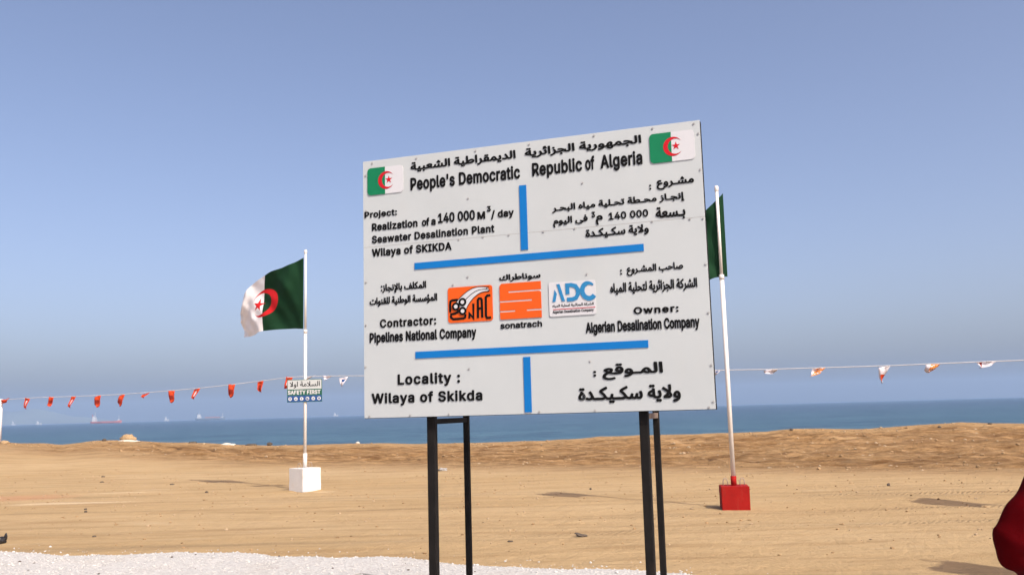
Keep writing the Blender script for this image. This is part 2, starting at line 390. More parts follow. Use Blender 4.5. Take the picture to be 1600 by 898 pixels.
def haze():
    bm = bmesh.new(); box(bm, (0, 0, 96), (19400, 19400, 210)); t = NT('haze_air')
    t.n.remove(t.b); pv = t.node('ShaderNodeVolumePrincipled'); pv.inputs['Color'].default_value = (.40, .55, .78, 1)
    pv.inputs['Density'].default_value = HAZE_D; pv.inputs['Anisotropy'].default_value = .0
    t.l.new(pv.outputs[0], t.out.inputs['Volume'])
    tag(obj('haze', bm, t.m), kind='stuff')
HAZE_D = .00013
haze()

# ------------------------------------------------------------------ lettering
def load_font(fn):
    try: return bpy.data.fonts.load(os.path.join(bpy.utils.system_resource('DATAFILES', path='fonts'), fn))
    except Exception: return None
INTER = load_font('Inter.woff2'); ARAB = load_font('NotoSansArabic-VariableFont_wdth,wght.woff2')
# letter: isolated, final, initial, medial (presentation forms); None = does not join onwards
AF = {'ء': 'ﺀ', 'آ': 'ﺁﺂ', 'أ': 'ﺃﺄ', 'ؤ': 'ﺅﺆ', 'إ': 'ﺇﺈ', 'ئ': 'ﺉﺊﺋﺌ', 'ا': 'ﺍﺎ', 'ب': 'ﺏﺐﺑﺒ', 'ة': 'ﺓﺔ', 'ت': 'ﺕﺖﺗﺘ', 'ث': 'ﺙﺚﺛﺜ', 'ج': 'ﺝﺞﺟﺠ',
      'ح': 'ﺡﺢﺣﺤ', 'خ': 'ﺥﺦﺧﺨ', 'د': 'ﺩﺪ', 'ذ': 'ﺫﺬ', 'ر': 'ﺭﺮ', 'ز': 'ﺯﺰ', 'س': 'ﺱﺲﺳﺴ', 'ش': 'ﺵﺶﺷﺸ', 'ص': 'ﺹﺺﺻﺼ', 'ط': 'ﻁﻂﻃﻄ', 'ع': 'ﻉﻊﻋﻌ',
      'ف': 'ﻑﻒﻓﻔ', 'ق': 'ﻕﻖﻗﻘ', 'ك': 'ﻙﻚﻛﻜ', 'ل': 'ﻝﻞﻟﻠ', 'م': 'ﻡﻢﻣﻤ', 'ن': 'ﻥﻦﻧﻨ', 'ه': 'ﻩﻪﻫﻬ', 'و': 'ﻭﻮ', 'ى': 'ﻯﻰ', 'ي': 'ﻱﻲﻳﻴ', 'ـ': 'ــــ'}
LA = {'ا': 'ﻻﻼ', 'إ': 'ﻹﻺ', 'أ': 'ﻷﻸ'}
def arabic(s):
    out = []; joined = False; i = 0
    while i < len(s):
        ch = s[i]; nx = s[i + 1] if i + 1 < len(s) else ''
        if ch == 'ل' and nx in LA: out.append(LA[nx][1 if joined else 0]); joined = False; i += 2; continue
        f = AF.get(ch)
        if not f: out.append(ch); joined = False
        else:
            fwd = len(f) == 4 and nx in AF and AF[nx] != 'ﺀ'
            out.append(f[(3 if fwd else 1) if joined else (2 if fwd else 0)] if len(f) > 1 else f); joined = fwd
        i += 1
    return ''.join(reversed(out))
_cap = {}
def outlines(body, ar, size, space, res):
    """closed outlines of a line of letters: [(outer, [holes])]"""
    c = bpy.data.curves.new('t', 'FONT'); c.body = body; c.size = size; c.space_character = space
    f = ARAB if ar else INTER
    if f: c.font = f
    o = bpy.data.objects.new('t', c); C.objects.link(o); bpy.context.view_layer.update(); dg = bpy.context.evaluated_depsgraph_get()
    cu = o.evaluated_get(dg).to_curve(dg); loops = []
    for sp in cu.splines:
        P = sp.bezier_points; pts = []
        for a, b in zip(P, list(P[1:]) + [P[0]]):
            straight = (a.handle_right - a.co).cross(b.co - a.co).length + (b.handle_left - b.co).cross(b.co - a.co).length < 1e-5 * size
            q = [a.co] if straight else mathutils_bezier(a.co, a.handle_right, b.handle_left, b.co, res + 2)[:-1]
            for p in q:
                if not pts or (p.xy - pts[-1]).length > 1e-4: pts.append(p.xy.copy())
        if len(pts) > 2 and (pts[0] - pts[-1]).length < 1e-4: pts.pop()
        if len(pts) > 2: loops.append(pts)
    bpy.data.objects.remove(o); bpy.data.curves.remove(c)
    area = lambda L: sum(a.x * b.y - b.x * a.y for a, b in zip(L, L[1:] + L[:1])) / 2
    sgn = 1 if sum(area(L) for L in loops) > 0 else -1
    outer = [(L, []) for L in loops if area(L) * sgn > 0]
    def inside(p, L):
        k = False
        for a, b in zip(L, L[1:] + L[:1]):
            if (a.y > p.y) != (b.y > p.y) and p.x < a.x + (b.x - a.x) * (p.y - a.y) / (b.y - a.y): k = not k
        return k
    for L in loops:
        if area(L) * sgn <= 0:
            cand = [o_ for o_ in outer if sum(inside(p, o_[0]) for p in L) > len(L) * .5]
            if cand: min(cand, key=lambda o_: abs(area(o_[0])))[1].append(L)
    return outer
from mathutils.geometry import interpolate_bezier as mathutils_bezier, tessellate_polygon
def glyphs(body, ar=False, space=1.0, res=2):
    """vertices and faces of a line of letters in the x-y plane, capital height 1, extruded -.5..+.5; overlapping outlines filled one by one"""
    k = ar
    if k not in _cap:
        ys = [p.y for o_ in outlines('\ufe8d' if ar else 'H', ar, 1, 1, 2) for p in o_[0]]; _cap[k] = max(ys) - min(ys)
    vs, fs = [], []
    for o_, holes in outlines(body, ar, 1 / _cap[k], space, res):
        L = [o_] + holes; flat = [p for l in L for p in l]; n = len(flat); b = len(vs)
        vs += [Vector((p.x, p.y, .5)) for p in flat] + [Vector((p.x, p.y, -.5)) for p in flat]
        for t in tessellate_polygon([[Vector((p.x, p.y, 0)) for p in l] for l in L]):
            a_, b_, c_ = (flat[i] for i in t); t = t if (b_ - a_).cross(c_ - a_) > 0 else t[::-1]
            fs.append([b + i for i in t])
        m = b
        for l in L:
            for i in range(len(l)): fs.append([m + i, m + (i + 1) % len(l), m + (i + 1) % len(l) + n, m + i + n])
            m += len(l)
    return vs, fs
def letters_mesh(body, ar, r, space):
    """heavier strokes: the letters laid over themselves, each copy shifted by R and a hair further forward"""
    co, fs = glyphs(body, ar, space)
    vs, out = [], []
    for k in range(8):
        a = math.pi * k / 4 + .2; b = len(vs); d = Vector((r * math.cos(a), r * .9 * math.sin(a), 0))
        for c in co: vs.append(Vector((c.x + d.x, c.y + d.y, c.z + (.006 * k if c.z > 0 else 0))))
        out += [[b + i for i in f] for f in fs]
    m = bpy.data.meshes.new('letters'); m.from_pydata([tuple(v) for v in vs], [], out); m.update(); return m
def letters(name, body, place, mat, parent, t0, t1, ar=False, bold=.06, space=1.0, capfit=True):
    """PLACE = u0, u1, v0, v1: ink left/right, baseline and cap top (latin) or ink bottom/top (arabic) on the face; raised t0..t1 in front"""
    space = 1 + (space - 1) * .6; me = letters_mesh(arabic(body) if ar else body, ar, bold * (.80 if not ar else .85), space); u0, u1, v0, v1 = place
    X = [v.co.x for v in me.vertices]; Y = [v.co.y for v in me.vertices]; x0, x1, y0, y1 = min(X), max(X), min(Y), max(Y)
    if not ar and capfit: y0, y1 = -bold * .5, 1 + bold * .5
    for v in me.vertices:
        v.co = Vector((u0 + (v.co.x - x0) / (x1 - x0) * (u1 - u0), -(t0 if v.co.z < 0 else t1 + (v.co.z - .5) * .006), v0 + (v.co.y - y0) / (y1 - y0) * (v1 - v0)))
    return link(name, me, mat, parent)
def prism(bm, poly, t0, t1, mi=0):
    """polygon on the face (u, v) raised from t0 to t1"""
    a = [bm.verts.new((u, -t0, v)) for u, v in poly]; b = [bm.verts.new((u, -t1, v)) for u, v in poly]; n = len(poly)
    bm.faces.new(a[::-1]).material_index = mi; bm.faces.new(b).material_index = mi
    for i in range(n): bm.faces.new((a[i], a[(i + 1) % n], b[(i + 1) % n], b[i])).material_index = mi
def ribbon(bm, pts, wd, t0, t1, mi=0):
    """a flat stroke of width WD through PTS"""
    P = [Vector(p) for p in pts]; L, Rr = [], []
    for i, p in enumerate(P):
        ds = []
        if i > 0: ds.append((p - P[i - 1]).normalized())
        if i < len(P) - 1: ds.append((P[i + 1] - p).normalized())
        d = sum(ds, Vector((0, 0))).normalized(); nn = Vector((-d.y, d.x)); k = 1 / max(.5, nn.dot(Vector((-ds[0].y, ds[0].x))))
        w = wd[i] if isinstance(wd, (list, tuple)) else wd
        L.append(p + nn * w / 2 * k); Rr.append(p - nn * w / 2 * k)
    for i in range(len(P) - 1):
        q = [L[i], L[i + 1], Rr[i + 1], Rr[i]]
        prism(bm, [(a.x, a.y) for a in q], t0, t1 + i * 1e-5, mi)
def disc(cx, cy, r, n=28, ry=None): return [(cx + r * math.cos(2 * math.pi * k / n), cy + (ry or r) * math.sin(2 * math.pi * k / n)) for k in range(n)]
def rrect(u0, v0, u1, v1, r, n=5):
    out = []
    for cx, cy, a in ((u1 - r, v0 + r, -90), (u1 - r, v1 - r, 0), (u0 + r, v1 - r, 90), (u0 + r, v0 + r, 180)):
        out += [(cx + r * math.cos(R(a + 90 * k / n)), cy + r * math.sin(R(a + 90 * k / n))) for k in range(n + 1)]
    return out
def starpoly(cx, cy, r, turn=0, sx=1): return [(cx + sx * rr * math.cos(a), cy + rr * math.sin(a)) for k in range(10) for rr, a in (((r if k % 2 == 0 else r * .382), R(turn + 36 * k)),)]
def crescent(cx, cy, r, dx, r2, sx=1, n=40):
    th = math.acos(max(-1, min(1, (r * r - r2 * r2 + dx * dx) / (2 * dx * r)))); th2 = math.atan2(r * math.sin(th), r * math.cos(th) - dx)
    a = [(cx + sx * r * math.cos(k), cy + r * math.sin(k)) for k in [th + (2 * math.pi - 2 * th) * i / n for i in range(n + 1)]]
    b = [(cx + sx * (dx + r2 * math.cos(k)), cy + r2 * math.sin(k)) for k in [th2 + (2 * math.pi - 2 * th2) * i / n for i in range(n + 1)]]
    return a, b
def crescent_bm(bm, *a, t0, t1):
    A, B = crescent(*a)
    for i in range(len(A) - 1):
        q = [A[i], A[i + 1], B[i + 1], B[i]]
        if i == 0: q = [A[0], A[1], B[1]]
        if i == len(A) - 2: q = [A[i], A[i + 1], B[i]]
        prism(bm, q, t0, t1 + (i % 2) * 1e-5)

# ------------------------------------------------------------------ the project sign
BS = 6.3 / 8.9
YAW = .32126; BW, BHt = 3.3435 * BS, 2.5486 * BS
B0 = Vector((-1.46302 * BS, 6.3, CAM_H - .037168 * BS))      # bottom left corner of the face
sign = empty('project_sign', (B0.x, B0.y, 0), -YAW)
tag(sign, 'large white bilingual project billboard with blue bars standing on four black steel posts', 'billboard')
EU = Vector((math.cos(YAW), -math.sin(YAW), 0)); EN = Vector((-math.sin(YAW), -math.cos(YAW), 0))
def bp(x, y):
    """photo pixel -> (u, v) on the face, v from the ground"""
    d = rt * ((x - PW / 2) / FPX) - up * ((y - PH / 2) / FPX) + fw
    p = CO + d * ((B0 - CO).dot(EN) / d.dot(EN)); return (p - B0).dot(EU), p.z
VB = B0.z
bm = bmesh.new(); box(bm, (BW / 2, .0035, VB + BHt / 2), (BW, .007, BHt), .001); obj('panel', bm, M['panel'], sign)
# sheet joints show as fine grooves: dark thin strips let in the face
bm = bmesh.new(); vj = bp(569, 387)[1]
prism(bm, [(0.001, vj - .0006), (BW - .001, vj - .0006), (BW - .001, vj + .0006), (.001, vj + .0006)], .0002, .0004)
obj('sheet_joint', bm, M['rust'], sign)
# back frame of square tube
bm = bmesh.new(); q = .04
for v in (VB + q / 2 - .003, VB + BHt - q / 2 - .004, vj): box(bm, (BW / 2, .007 + q / 2 + .001, v), (BW + .006 - (2 * q + .002 if v == vj else 0), q, q), .003)
for u in (q / 2 - .003, BW - q / 2 + .003, BW / 2): 
    for a, b in ((VB + q - .002, vj - q / 2), (vj + q / 2, VB + BHt - q - .004)): box(bm, (u, .007 + q / 2 + .001, (a + b) / 2), (q, q, b - a - .001), .003)
obj('back_frame', bm, M['black_steel'], sign)
uL = (bp(662, 651)[0] + bp(678, 651)[0]) / 2; uR = (bp(996.5, 646)[0] + bp(1013.5, 644)[0]) / 2
pw = bp(678.5, 651)[0] - bp(662, 651)[0]
def rear(x, y, u_front, b): return None
for side, (u, rx, topf) in enumerate( ((uL, 728.5, .9), (uR, 1025.5, .9))):
    u -= pw * .14; bm = bmesh.new(); box(bm, (u, .049 + pw * .36 + .001, (VB + BHt - .1) / 2 - .15), (pw * .72, pw * .72, VB + BHt - .1 + .3), .005); obj('front_post', bm, M['black_steel'], sign)
    # the rear post stands where the sight line through its pixel meets a line behind the front post
    d = rt * ((rx - PW / 2) / FPX) - up * ((660 - PH / 2) / FPX) + fw
    best = min((abs(((B0 + EU * u - EN * b) - CO).xy.normalized().cross(d.xy.normalized())), b) for b in [k * .01 for k in range(20, 200)])[1]
    rw = .040
    bm = bmesh.new(); box(bm, (u, best, (VB + .55) / 2 - .15), (rw, rw, VB + .55 + .3), .005); obj('rear_post', bm, M['black_steel'], sign)
    for vv, m in ((VB - .035, M['black_steel'] if side == 0 else M['rust']), (VB + .5, M['black_steel'])):
        bm = bmesh.new(); a = .049 + pw * .72 + .002; box(bm, (u, (a + best - rw / 2) / 2, vv), (.036, best - rw / 2 - a, .036), .004); obj('crossbar', bm, m, sign)

TX = .0042
def line(body, x0, x1, top, bot, ar=False, bold=.06, space=1.0, name='lettering', mat=None, parent=None, t0=.0005, t1=TX):
    """lettering between photo columns x0 and x1; TOP, BOT = pixels on its cap line and base line (latin) or ink top and bottom (arabic)"""
    vt, vb = bp(*top)[1], bp(*bot)[1]; ym = (top[1] + bot[1]) / 2; xm = (top[0] + bot[0]) / 2
    vm = (vt + vb) / 2
    def u_at(x):                                                   # column x where it crosses the middle of the line
        a, b = -1.0, BW + 1
        for _ in range(40):
            m = (a + b) / 2; P = B0 + EU * m; P = Vector((P.x, P.y, vm)) - CO
            px = PW / 2 + FPX * P.dot(rt) / P.dot(fw)
            if px < x: a = m
            else: b = m
        return (a + b) / 2
    return letters(name, body, (u_at(x0), u_at(x1), vb, vt), mat or M['black_letter'], parent or sign, t0, t1, ar, bold, space)
line('الديمقراطية الشعبية', 641.6, 805.8, (805, 234.3), (656, 268.6), True, .062)
line('الجمهورية الجزائرية', 820, 1002.1, (1002, 210), (835.5, 246.6), True, .062)
line('People\'s Democratic', 641.6, 812.6, (642, 278.7), (642, 297.5), bold=.075, space=1.1)
line('Republic', 831.6, 909.5, (832, 255.5), (832, 275.4), bold=.075, space=1.1)
line('of', 914.5, 929, (832, 255.5), (832, 275.4), bold=.075, space=1.05)
line('Algeria', 938.3, 1003.7, (832, 255.5), (832, 275.4), bold=.075, space=1.1)
line('Project:', 569.8, 620.4, (570, 331.6), (570, 341), bold=.07, space=1.12)
line('Realization', 581.4, 652.5, (582, 349.5), (582, 360.9), bold=.075, space=1.12)
line('of', 659.5, 671, (582, 349.5), (582, 360.9), bold=.075)
line('a', 674, 680.8, (582, 349.5), (582, 360.9), bold=.075)
line('140 000', 684.6, 742.2, (685, 334), (685, 348.7), bold=.075, space=1.05)
line('M', 746.2, 758.2, (747, 331.4), (747, 342.8), bold=.09)
line('3', 760.9, 767, (761, 322.5), (761, 330.9), bold=.08)
line('/', 767.4, 773.5, (768, 329.5), (768, 341.3), bold=.06)
line('day', 777.9, 802.9, (779, 328.6), (779, 339.7), bold=.08, space=1.12)
line('Seawater Desalination Plant', 581.4, 772.6, (582, 369), (582, 380.2), bold=.07, space=1.12)
line('Wilaya of SKIKDA', 581.4, 705.6, (582, 389.3), (582, 401), bold=.075, space=1.12)
line('مشـروع', 1026, 1084.5, (1068, 275.5), (1025.4, 297.3), True, .066)
line(':', 1014.5, 1017.6, (1016, 286.2), (1016, 296.3), bold=.1)
line('إنجـاز محـطة تحـلية مياه البحـر', 862.8, 1069.3, (1068.4, 299.4), (864.5, 334), True, .062)
line('بـسعة', 1024.6, 1071, (1028, 323.9), (1069.3, 341.2), True, .066)
line('140 000', 951.1, 1012.9, (952, 332.8), (952, 343.6), bold=.075, space=1.1)
line('م', 931, 942, (940, 336), (933, 351.6), True, .06)
line('3', 924.3, 929.9, (925, 331.3), (925, 339.9), bold=.08)
line('فى اليوم', 864.5, 918.5, (896, 337), (866, 355.6), True, .062)
line('ولاية سكـيكـدة', 914.9, 1013.8, (1003.6, 350), (947.6, 371.8), True, .062)
line('المكلف بالإنجاز:', 595.4, 666.1, (665.2, 438.7), (619.3, 457.2), True, .062)
line('المؤسسة الوطنية للقنوات', 577.9, 683.3, (682.8, 457.6), (615, 477.2), True, .062)
line('Contractor:', 593.9, 681.6, (594, 499.2), (594, 511.8), bold=.08, space=1.22)
line('Pipelines National Company', 577.9, 744.3, (578, 520.5), (578, 535.4), bold=.085, space=1.12)
line('صاحب المشـروع', 979.5, 1067.6, (1030.3, 411.2), (1038.7, 427.2), True, .062)
line(':', 969, 972, (970, 418.6), (970, 428.8), bold=.1)
line('الشركة الجزائرية لتحلية المياه', 953.5, 1089.6, (1088.8, 432.6), (986.9, 459.6), True, .062)
line('Owner:', 990.2, 1060.4, (991, 480), (991, 490.6), bold=.085, space=1.25)
line('Algerian Desalination Company', 915.5, 1093, (916, 504), (916, 520.1), bold=.085, space=1.05)
line('Locality :', 621.6, 718.9, (622, 584.8), (622, 600.7), bold=.08, space=1.22)
line('Wilaya of Skikda', 581, 753.9, (582, 614.7), (582, 630.1), bold=.075, space=1.18)
line('المـوقع', 941.3, 1036, (1034.1, 564.3), (947.9, 593.4), True, .066)
line(':', 927, 931.6, (929, 576.4), (929, 587.6), bold=.12)
line('ولاية سكـيكـدة', 903.7, 1063.8, (1048.6, 599.2), (952.7, 630.3), True, .066)

def bar(a, b, c, d):
    P = [bp(*p) for p in (a, b, c, d)]; us = sorted(p[0] for p in P); v = sorted(p[1] for p in P)
    u0, u1, v0, v1 = (us[0] + us[1]) / 2, (us[2] + us[3]) / 2, (v[0] + v[1]) / 2, (v[2] + v[3]) / 2
    bm = bmesh.new(); prism(bm, [(u0, v0), (u1, v0), (u1, v1), (u0, v1)], .0005, .005); obj('divider_bar', bm, M['blue'], sign)
bar((811.5, 290.5), (822.7, 288.8), (825, 390), (814, 391)); bar((648, 411), (1005.9, 380.9), (1005.9, 392.5), (648, 421))
bar((649.4, 549), (1013.1, 531.5), (1013.1, 543.4), (649.4, 559.3)); bar((818.3, 557.8), (829.4, 556.8), (830.6, 643.4), (819.5, 644))

def span(tl, br, tr, bl):
    P = [bp(*p) for p in (tl, br, tr, bl)]
    return (P[0][0] + P[3][0]) / 2, (P[1][0] + P[2][0]) / 2, (P[1][1] + P[3][1]) / 2, (P[0][1] + P[2][1]) / 2
def flag_plaque(tl, tr, br, bl, split):
    u0, u1, v0, v1 = span(tl, br, tr, bl); us = bp(*split)[0]; h = v1 - v0; cv = (v0 + v1) / 2
    bm = bmesh.new(); pts = rrect(u0, v0, u1, v1, .025); prism(bm, pts, .0005, .005); pl = obj('flag_plaque', bm, M['plaque_white'], sign)
    bm = bmesh.new(); prism(bm, [p if p[0] < us - .03 else (us, p[1]) for p in rrect(u0 - .0005, v0 - .0005, us + .02, v1 + .0005, .025) if p[0] < us - .03 or p[1] in (0,)] + [(us, v1 + .0005), (us, v0 - .0005)] if False else
                            [(us, v0 - .0005), (us, v1 + .0005)] + [p for p in rrect(u0 - .0005, v0 - .0005, us + .1, v1 + .0005, .025) if p[0] < (u0 + us) / 2], .0004, .006); obj('green_half', bm, M['plaque_green'], pl)
    bm = bmesh.new(); crescent_bm(bm, us + .01, cv, h * .325, h * .085, h * .26, t0=.0062, t1=.0072); obj('crescent', bm, M['plaque_red'], pl)
    bm = bmesh.new(); prism(bm, starpoly(us + h * .15, cv + h * .01, h * .145, 18), .0052, .0068); obj('star', bm, M['plaque_red'], pl)
flag_plaque((575.1, 263.6), (630.6, 258), (629.8, 300.6), (574.5, 305.2), (602.1, 280))
flag_plaque((1014.3, 210.4), (1084.5, 203), (1086.6, 248.8), (1016.7, 255.6), (1049.3, 230))

def uvmap(quad):
    u0, u1, v0, v1 = span(*quad); return lambda x, y: (u0 + x * (u1 - u0), v0 + y * (v1 - v0)), u1 - u0, v1 - v0
# pipeline company logo: orange plate, three pipes sweeping up, block letters
f, w, h = uvmap(((700.3, 450.1), (770.2, 500.2), (769.7, 444.6), (700.3, 505.2)))
(a0, b0), (a1, b1) = f(0, 0), f(1, 1)
bm = bmesh.new(); prism(bm, rrect(a0, b0, a1, b1, .018), .0005, .0050); lg = obj('logo_plaque', bm, M['orange'], sign)
# picture coordinates inside the plate: x to 415, y down to 345 (zoomed photo)
def g(x, y): return f((x - 840) / 416, 1 - ((y - 240) / 333 + (x - 840) / 416 * 33 / 333))
top_e = [(900, 405), (918, 378), (945, 345), (985, 305), (1030, 268), (1075, 242), (1125, 228), (1175, 226), (1215, 230)]
bot_e = [(1015, 440), (1022, 418), (1035, 395), (1055, 365), (1085, 330), (1120, 300), (1155, 280), (1195, 270), (1232, 268)]
bm = bmesh.new()
for i in range(8): prism(bm, [g(*top_e[i]), g(*top_e[i + 1]), g(*bot_e[i + 1]), g(*bot_e[i])][::-1], .0051, .0070 + 2e-5 * i)
obj('pipe_emblem', bm, M['plaque_white'], lg)
bm = bmesh.new(); lw = .0045
ribbon(bm, [g(*p) for p in top_e], lw, .0073, .0080); ribbon(bm, [g(*p) for p in bot_e], lw, .0073, .0081)
for k, dy in ((.52, 0),): ribbon(bm, [g(a[0] + (b[0] - a[0]) * k, a[1] + (b[1] - a[1]) * k) for a, b in list(zip(top_e, bot_e))[2:]], lw, .0073, .0082)
for x, y in ((1215, 232), (1222, 262)): ribbon(bm, [g(x - 14, y + 14), g(x, y), g(x + 14, y - 6)], lw, .0073, .0083)
obj('pipe_outline', bm, M['black_letter'], lg)
for x, y in ((980, 372), (917, 415), (980, 456)):
    c = g(x, y); r = 36 / 416 * w
    bm = bmesh.new(); A = disc(*c, r, 24); B = disc(*c, r * .5, 24)
    for i in range(24): prism(bm, [A[i], A[(i + 1) % 24], B[(i + 1) % 24], B[i]], .0085, .0110 + (i % 2) * 1e-5)
    o = obj('pipe_mouth', bm, M['black_letter'], lg)
    bm = bmesh.new(); prism(bm, disc(*c, r * .53, 20), .0084, .0100); obj('pipe_opening', bm, M['plaque_white'], lg)
bm = bmesh.new(); sw = .0155
for st in ([(935, 352), (885, 357), (866, 368), (862, 400), (862, 470)], [(862, 490), (905, 482), (930, 470), (945, 445)],
           [(866, 500), (872, 522), (890, 535), (985, 525), (1000, 515), (1005, 485)],
           [(1040, 525), (1042, 478), (1078, 522), (1080, 385)], [(1120, 520), (1122, 350), (1132, 337), (1150, 337), (1158, 350), (1160, 515)], [(1122, 432), (1159, 428)],
           [(1238, 305), (1210, 309), (1196, 325), (1194, 500), (1204, 518), (1240, 512)]):
    ribbon(bm, [g(*p) for p in st], sw, .0052, .0075)
obj('logo_lettering', bm, M['black_letter'], lg)
# orange emblem between two words
f, w, h = uvmap(((781, 443.4), (846.6, 495.4), (845.2, 439.2), (781.6, 499.5)))
def g2(x, y): return f((x - 560) / 400, 1 - ((y - 205) / 345 + (x - 560) / 400 * 25 / 345))
def solid(pts): prism(bm, pts, .0005, .006)
(a0, b0), (a1, b1) = f(0, 0), f(1, 1); L1, L2, L3 = (.245, .022), (.505, .022), (.78, .024)
bm = bmesh.new(); T = lambda k: b1 - k * h; r_ = .022; ux = lambda k: a0 + k * w
A = [(ux(0), T(.505 - .019)), (ux(0), T(.06)), (ux(.05), T(0)), (ux(1), T(0)), (ux(1), T(.245 - .019)), (ux(.22), T(.245 - .019)), (ux(.22), T(.245 + .019)), (ux(.96), T(.245 + .019)), (ux(1), T(.29)),
     (ux(1), T(.78 - .019)), (ux(.65), T(.78 - .019)), (ux(.65), T(.78 + .019)), (ux(1), T(.78 + .019)), (ux(1), T(1)), (ux(.02), T(1)), (ux(.0), T(.97)), (ux(0), T(.78 + .019)), (ux(.37), T(.78 + .019)), (ux(.37), T(.78 - .019)),
     (ux(.0), T(.78 - .019)), (ux(0), T(.505 + .019)), (ux(.78), T(.505 + .019)), (ux(.78), T(.505 - .019))]
solid(A[::-1]); em = obj('orange_emblem', bm, M['orange'], sign)
bm = bmesh.new(); prism(bm, rrect(ux(.01), T(.99), ux(.99), T(.01), .03), .0002, .0035); obj('emblem_backing', bm, M['plaque_white'], em)
line('سوناطراك', 780.2, 844.7, (813.5, 426.8), (791.6, 440.3), True, .062)
line('sonatrach', 782.1, 847.1, (841, 500.8), (841, 510.1), bold=.06, space=1.05)
# water company plate
f, w, h = uvmap(((857.6, 441.9), (932, 490.6), (930, 436.6), (859, 494.8)))
(a0, b0), (a1, b1) = f(0, 0), f(1, 1)
bm = bmesh.new(); prism(bm, rrect(a0, b0, a1, b1, .012), .0005, .0060); lg = obj('logo_plaque', bm, M['plaque_white'], sign)
def g3(x, y): return f((x - 1035) / 440, 1 - ((y - 195) / 325 + (x - 1035) / 440 * 30 / 325))
bm = bmesh.new()
def slab(*p): prism(bm, [g3(*q) for q in p][::-1], .0061, .0095)
slab((1068, 380), (1092, 262), (1112, 300), (1096, 378)); slab((1112, 210), (1140, 207), (1188, 370), (1158, 373))
ribbon(bm, [g3(*p) for p in ((1215, 305), (1213, 220), (1250, 216), (1290, 226), (1312, 260), (1312, 305), (1292, 340), (1258, 352), (1207, 356))], .026, .0061, .0095)
A = [g3(1415 + 62 * math.cos(R(k)), 270 - 72 * math.sin(R(k))) for k in range(48, 325, 12)]; ribbon(bm, A, [.010 + .020 * min(1, i / 6) * (1 if i > 0 else .8) for i in range(len(A))], .0061, .0096)
obj('logo_letters', bm, M['logo_blue'], lg)
bm = bmesh.new(); p = g3(1072, 452); q = g3(1468, 427); prism(bm, [(p[0], p[1] - .002), (q[0], p[1] - .002), (q[0], p[1] + .002), (p[0], p[1] + .002)], .0061, .0080); obj('red_rule', bm, M['plaque_red'], lg)
line('الشركة الجزائرية لتحلية المياه', 863.5, 928, (928, 471.6), (864, 481.2), True, .03, parent=lg, t0=.0061, t1=.0075)
line('Algerian Desalination Company', 864, 928, (864, 485.6), (864, 489.8), False, .06, parent=lg, t0=.0061, t1=.0075, space=1.1)

SC = [(581.7, 255.5), (650.8, 247.5), (743, 236), (826.8, 225.6), (928, 212.5), (1019.6, 201), (1084, 193.6), (1091, 209), (1094.5, 265), (1100, 341), (1078, 342), (1019, 346), (898, 357), (849, 362), (1111, 412), (1114.5, 488), (1116, 570), (1116.5, 627),
      (731.5, 310), (910, 286), (731, 432.6), (917, 428), (708, 445), (733, 576), (922, 564), (843, 645.3), (930, 643), (1108, 637), (701.5, 649), (577.5, 651), (641, 650), (572, 441), (572, 508), (571.5, 573), (572, 330), (571.5, 275), (755, 370), (795, 367), (717, 374)]
for i, p in enumerate(SC):
    u, v = bp(*p); u = min(max(u, .012), BW - .012); v = min(max(v, VB + .012), VB + BHt - .012)
    bm = bmesh.new(); prism(bm, disc(u, v, .007, 10), .0004, .0045); prism(bm, disc(u, v, .004, 8), .0045, .006); obj('screw', bm, M['screw'], sign)

# ------------------------------------------------------------------ flagpoles with their blocks, flags
def block_bm(w, hgt, seed):
    bm = bmesh.new(); n = 10; g = bmesh.ops.create_cube(bm, size=1); bmesh.ops.bevel(bm, geom=bm.edges[:], offset=.014, segments=2, affect='EDGES')
    bmesh.ops.subdivide_edges(bm, edges=bm.edges[:], cuts=3, use_grid_fill=True)
    for v in bm.verts:
        c = v.co; k = 1 + .03 * noise.noise(c * 3 + Vector((seed, 0, 0))) + .022 * noise.noise(c * 9 + Vector((seed, 5, 0)))
        v.co = Vector((c.x * w * k, c.y * w * k, (c.z + .5) * hgt - .02))
    return bm
def flagpole(base, rz, bw, bh, top_z, split_z, label, red=False):
    t = empty('flagpole', base, rz); tag(t, label, 'flagpole', 'flagpoles in concrete blocks')
    obj('base_block', block_bm(bw, bh, 3 if red else 8), M['block_red'] if red else M['block_white'], t, True)
    bm = bmesh.new(); tube(bm, [(0, 0, bh - .05), (0, 0, split_z)], .036, 14); obj('pole', bm, M['pole_white'], t, True)
    bm = bmesh.new(); tube(bm, [(0, 0, split_z - .05), (0, 0, split_z + .03)], .041, 14); obj('collar', bm, M['pole_white'], t, True)
    bm = bmesh.new(); tube(bm, [(0, 0, split_z), (0, 0, top_z - .1)], .026, 12); obj('upper_pole', bm, M['pole_white'], t, True)
    bm = bmesh.new(); tube(bm, [(0, 0, top_z - .1), (0, 0, top_z - .09), (0, 0, top_z - .02), (0, 0, top_z)], [.024, .034, .034, .018], 12); obj('pole_cap', bm, M['pole_white'], t, True)
    bm = bmesh.new(); tube(bm, [(0, 0, bh - .03), (0, 0, bh + (.13 if red else .30))], .046, 14); obj('pole_socket', bm, M['block_red'] if red else M['pole_white'], t, True)
    for s in (-1, 1):
        bm = bmesh.new(); c = Vector((s * bw * .3, 0, bh - .04)); d = Matrix.Rotation(-rz, 3, 'Z') @ Vector((.035, 0, 0))
        tube(bm, [c - d, c - d + Vector((0, 0, .09)), c - d * .6 + Vector((0, 0, .125)), c + Vector((0, 0, .135)), c + d * .6 + Vector((0, 0, .125)), c + d + Vector((0, 0, .09)), c + d], .007, 6)
        obj('lifting_loop', bm, M['iron'], t, True)
    return t
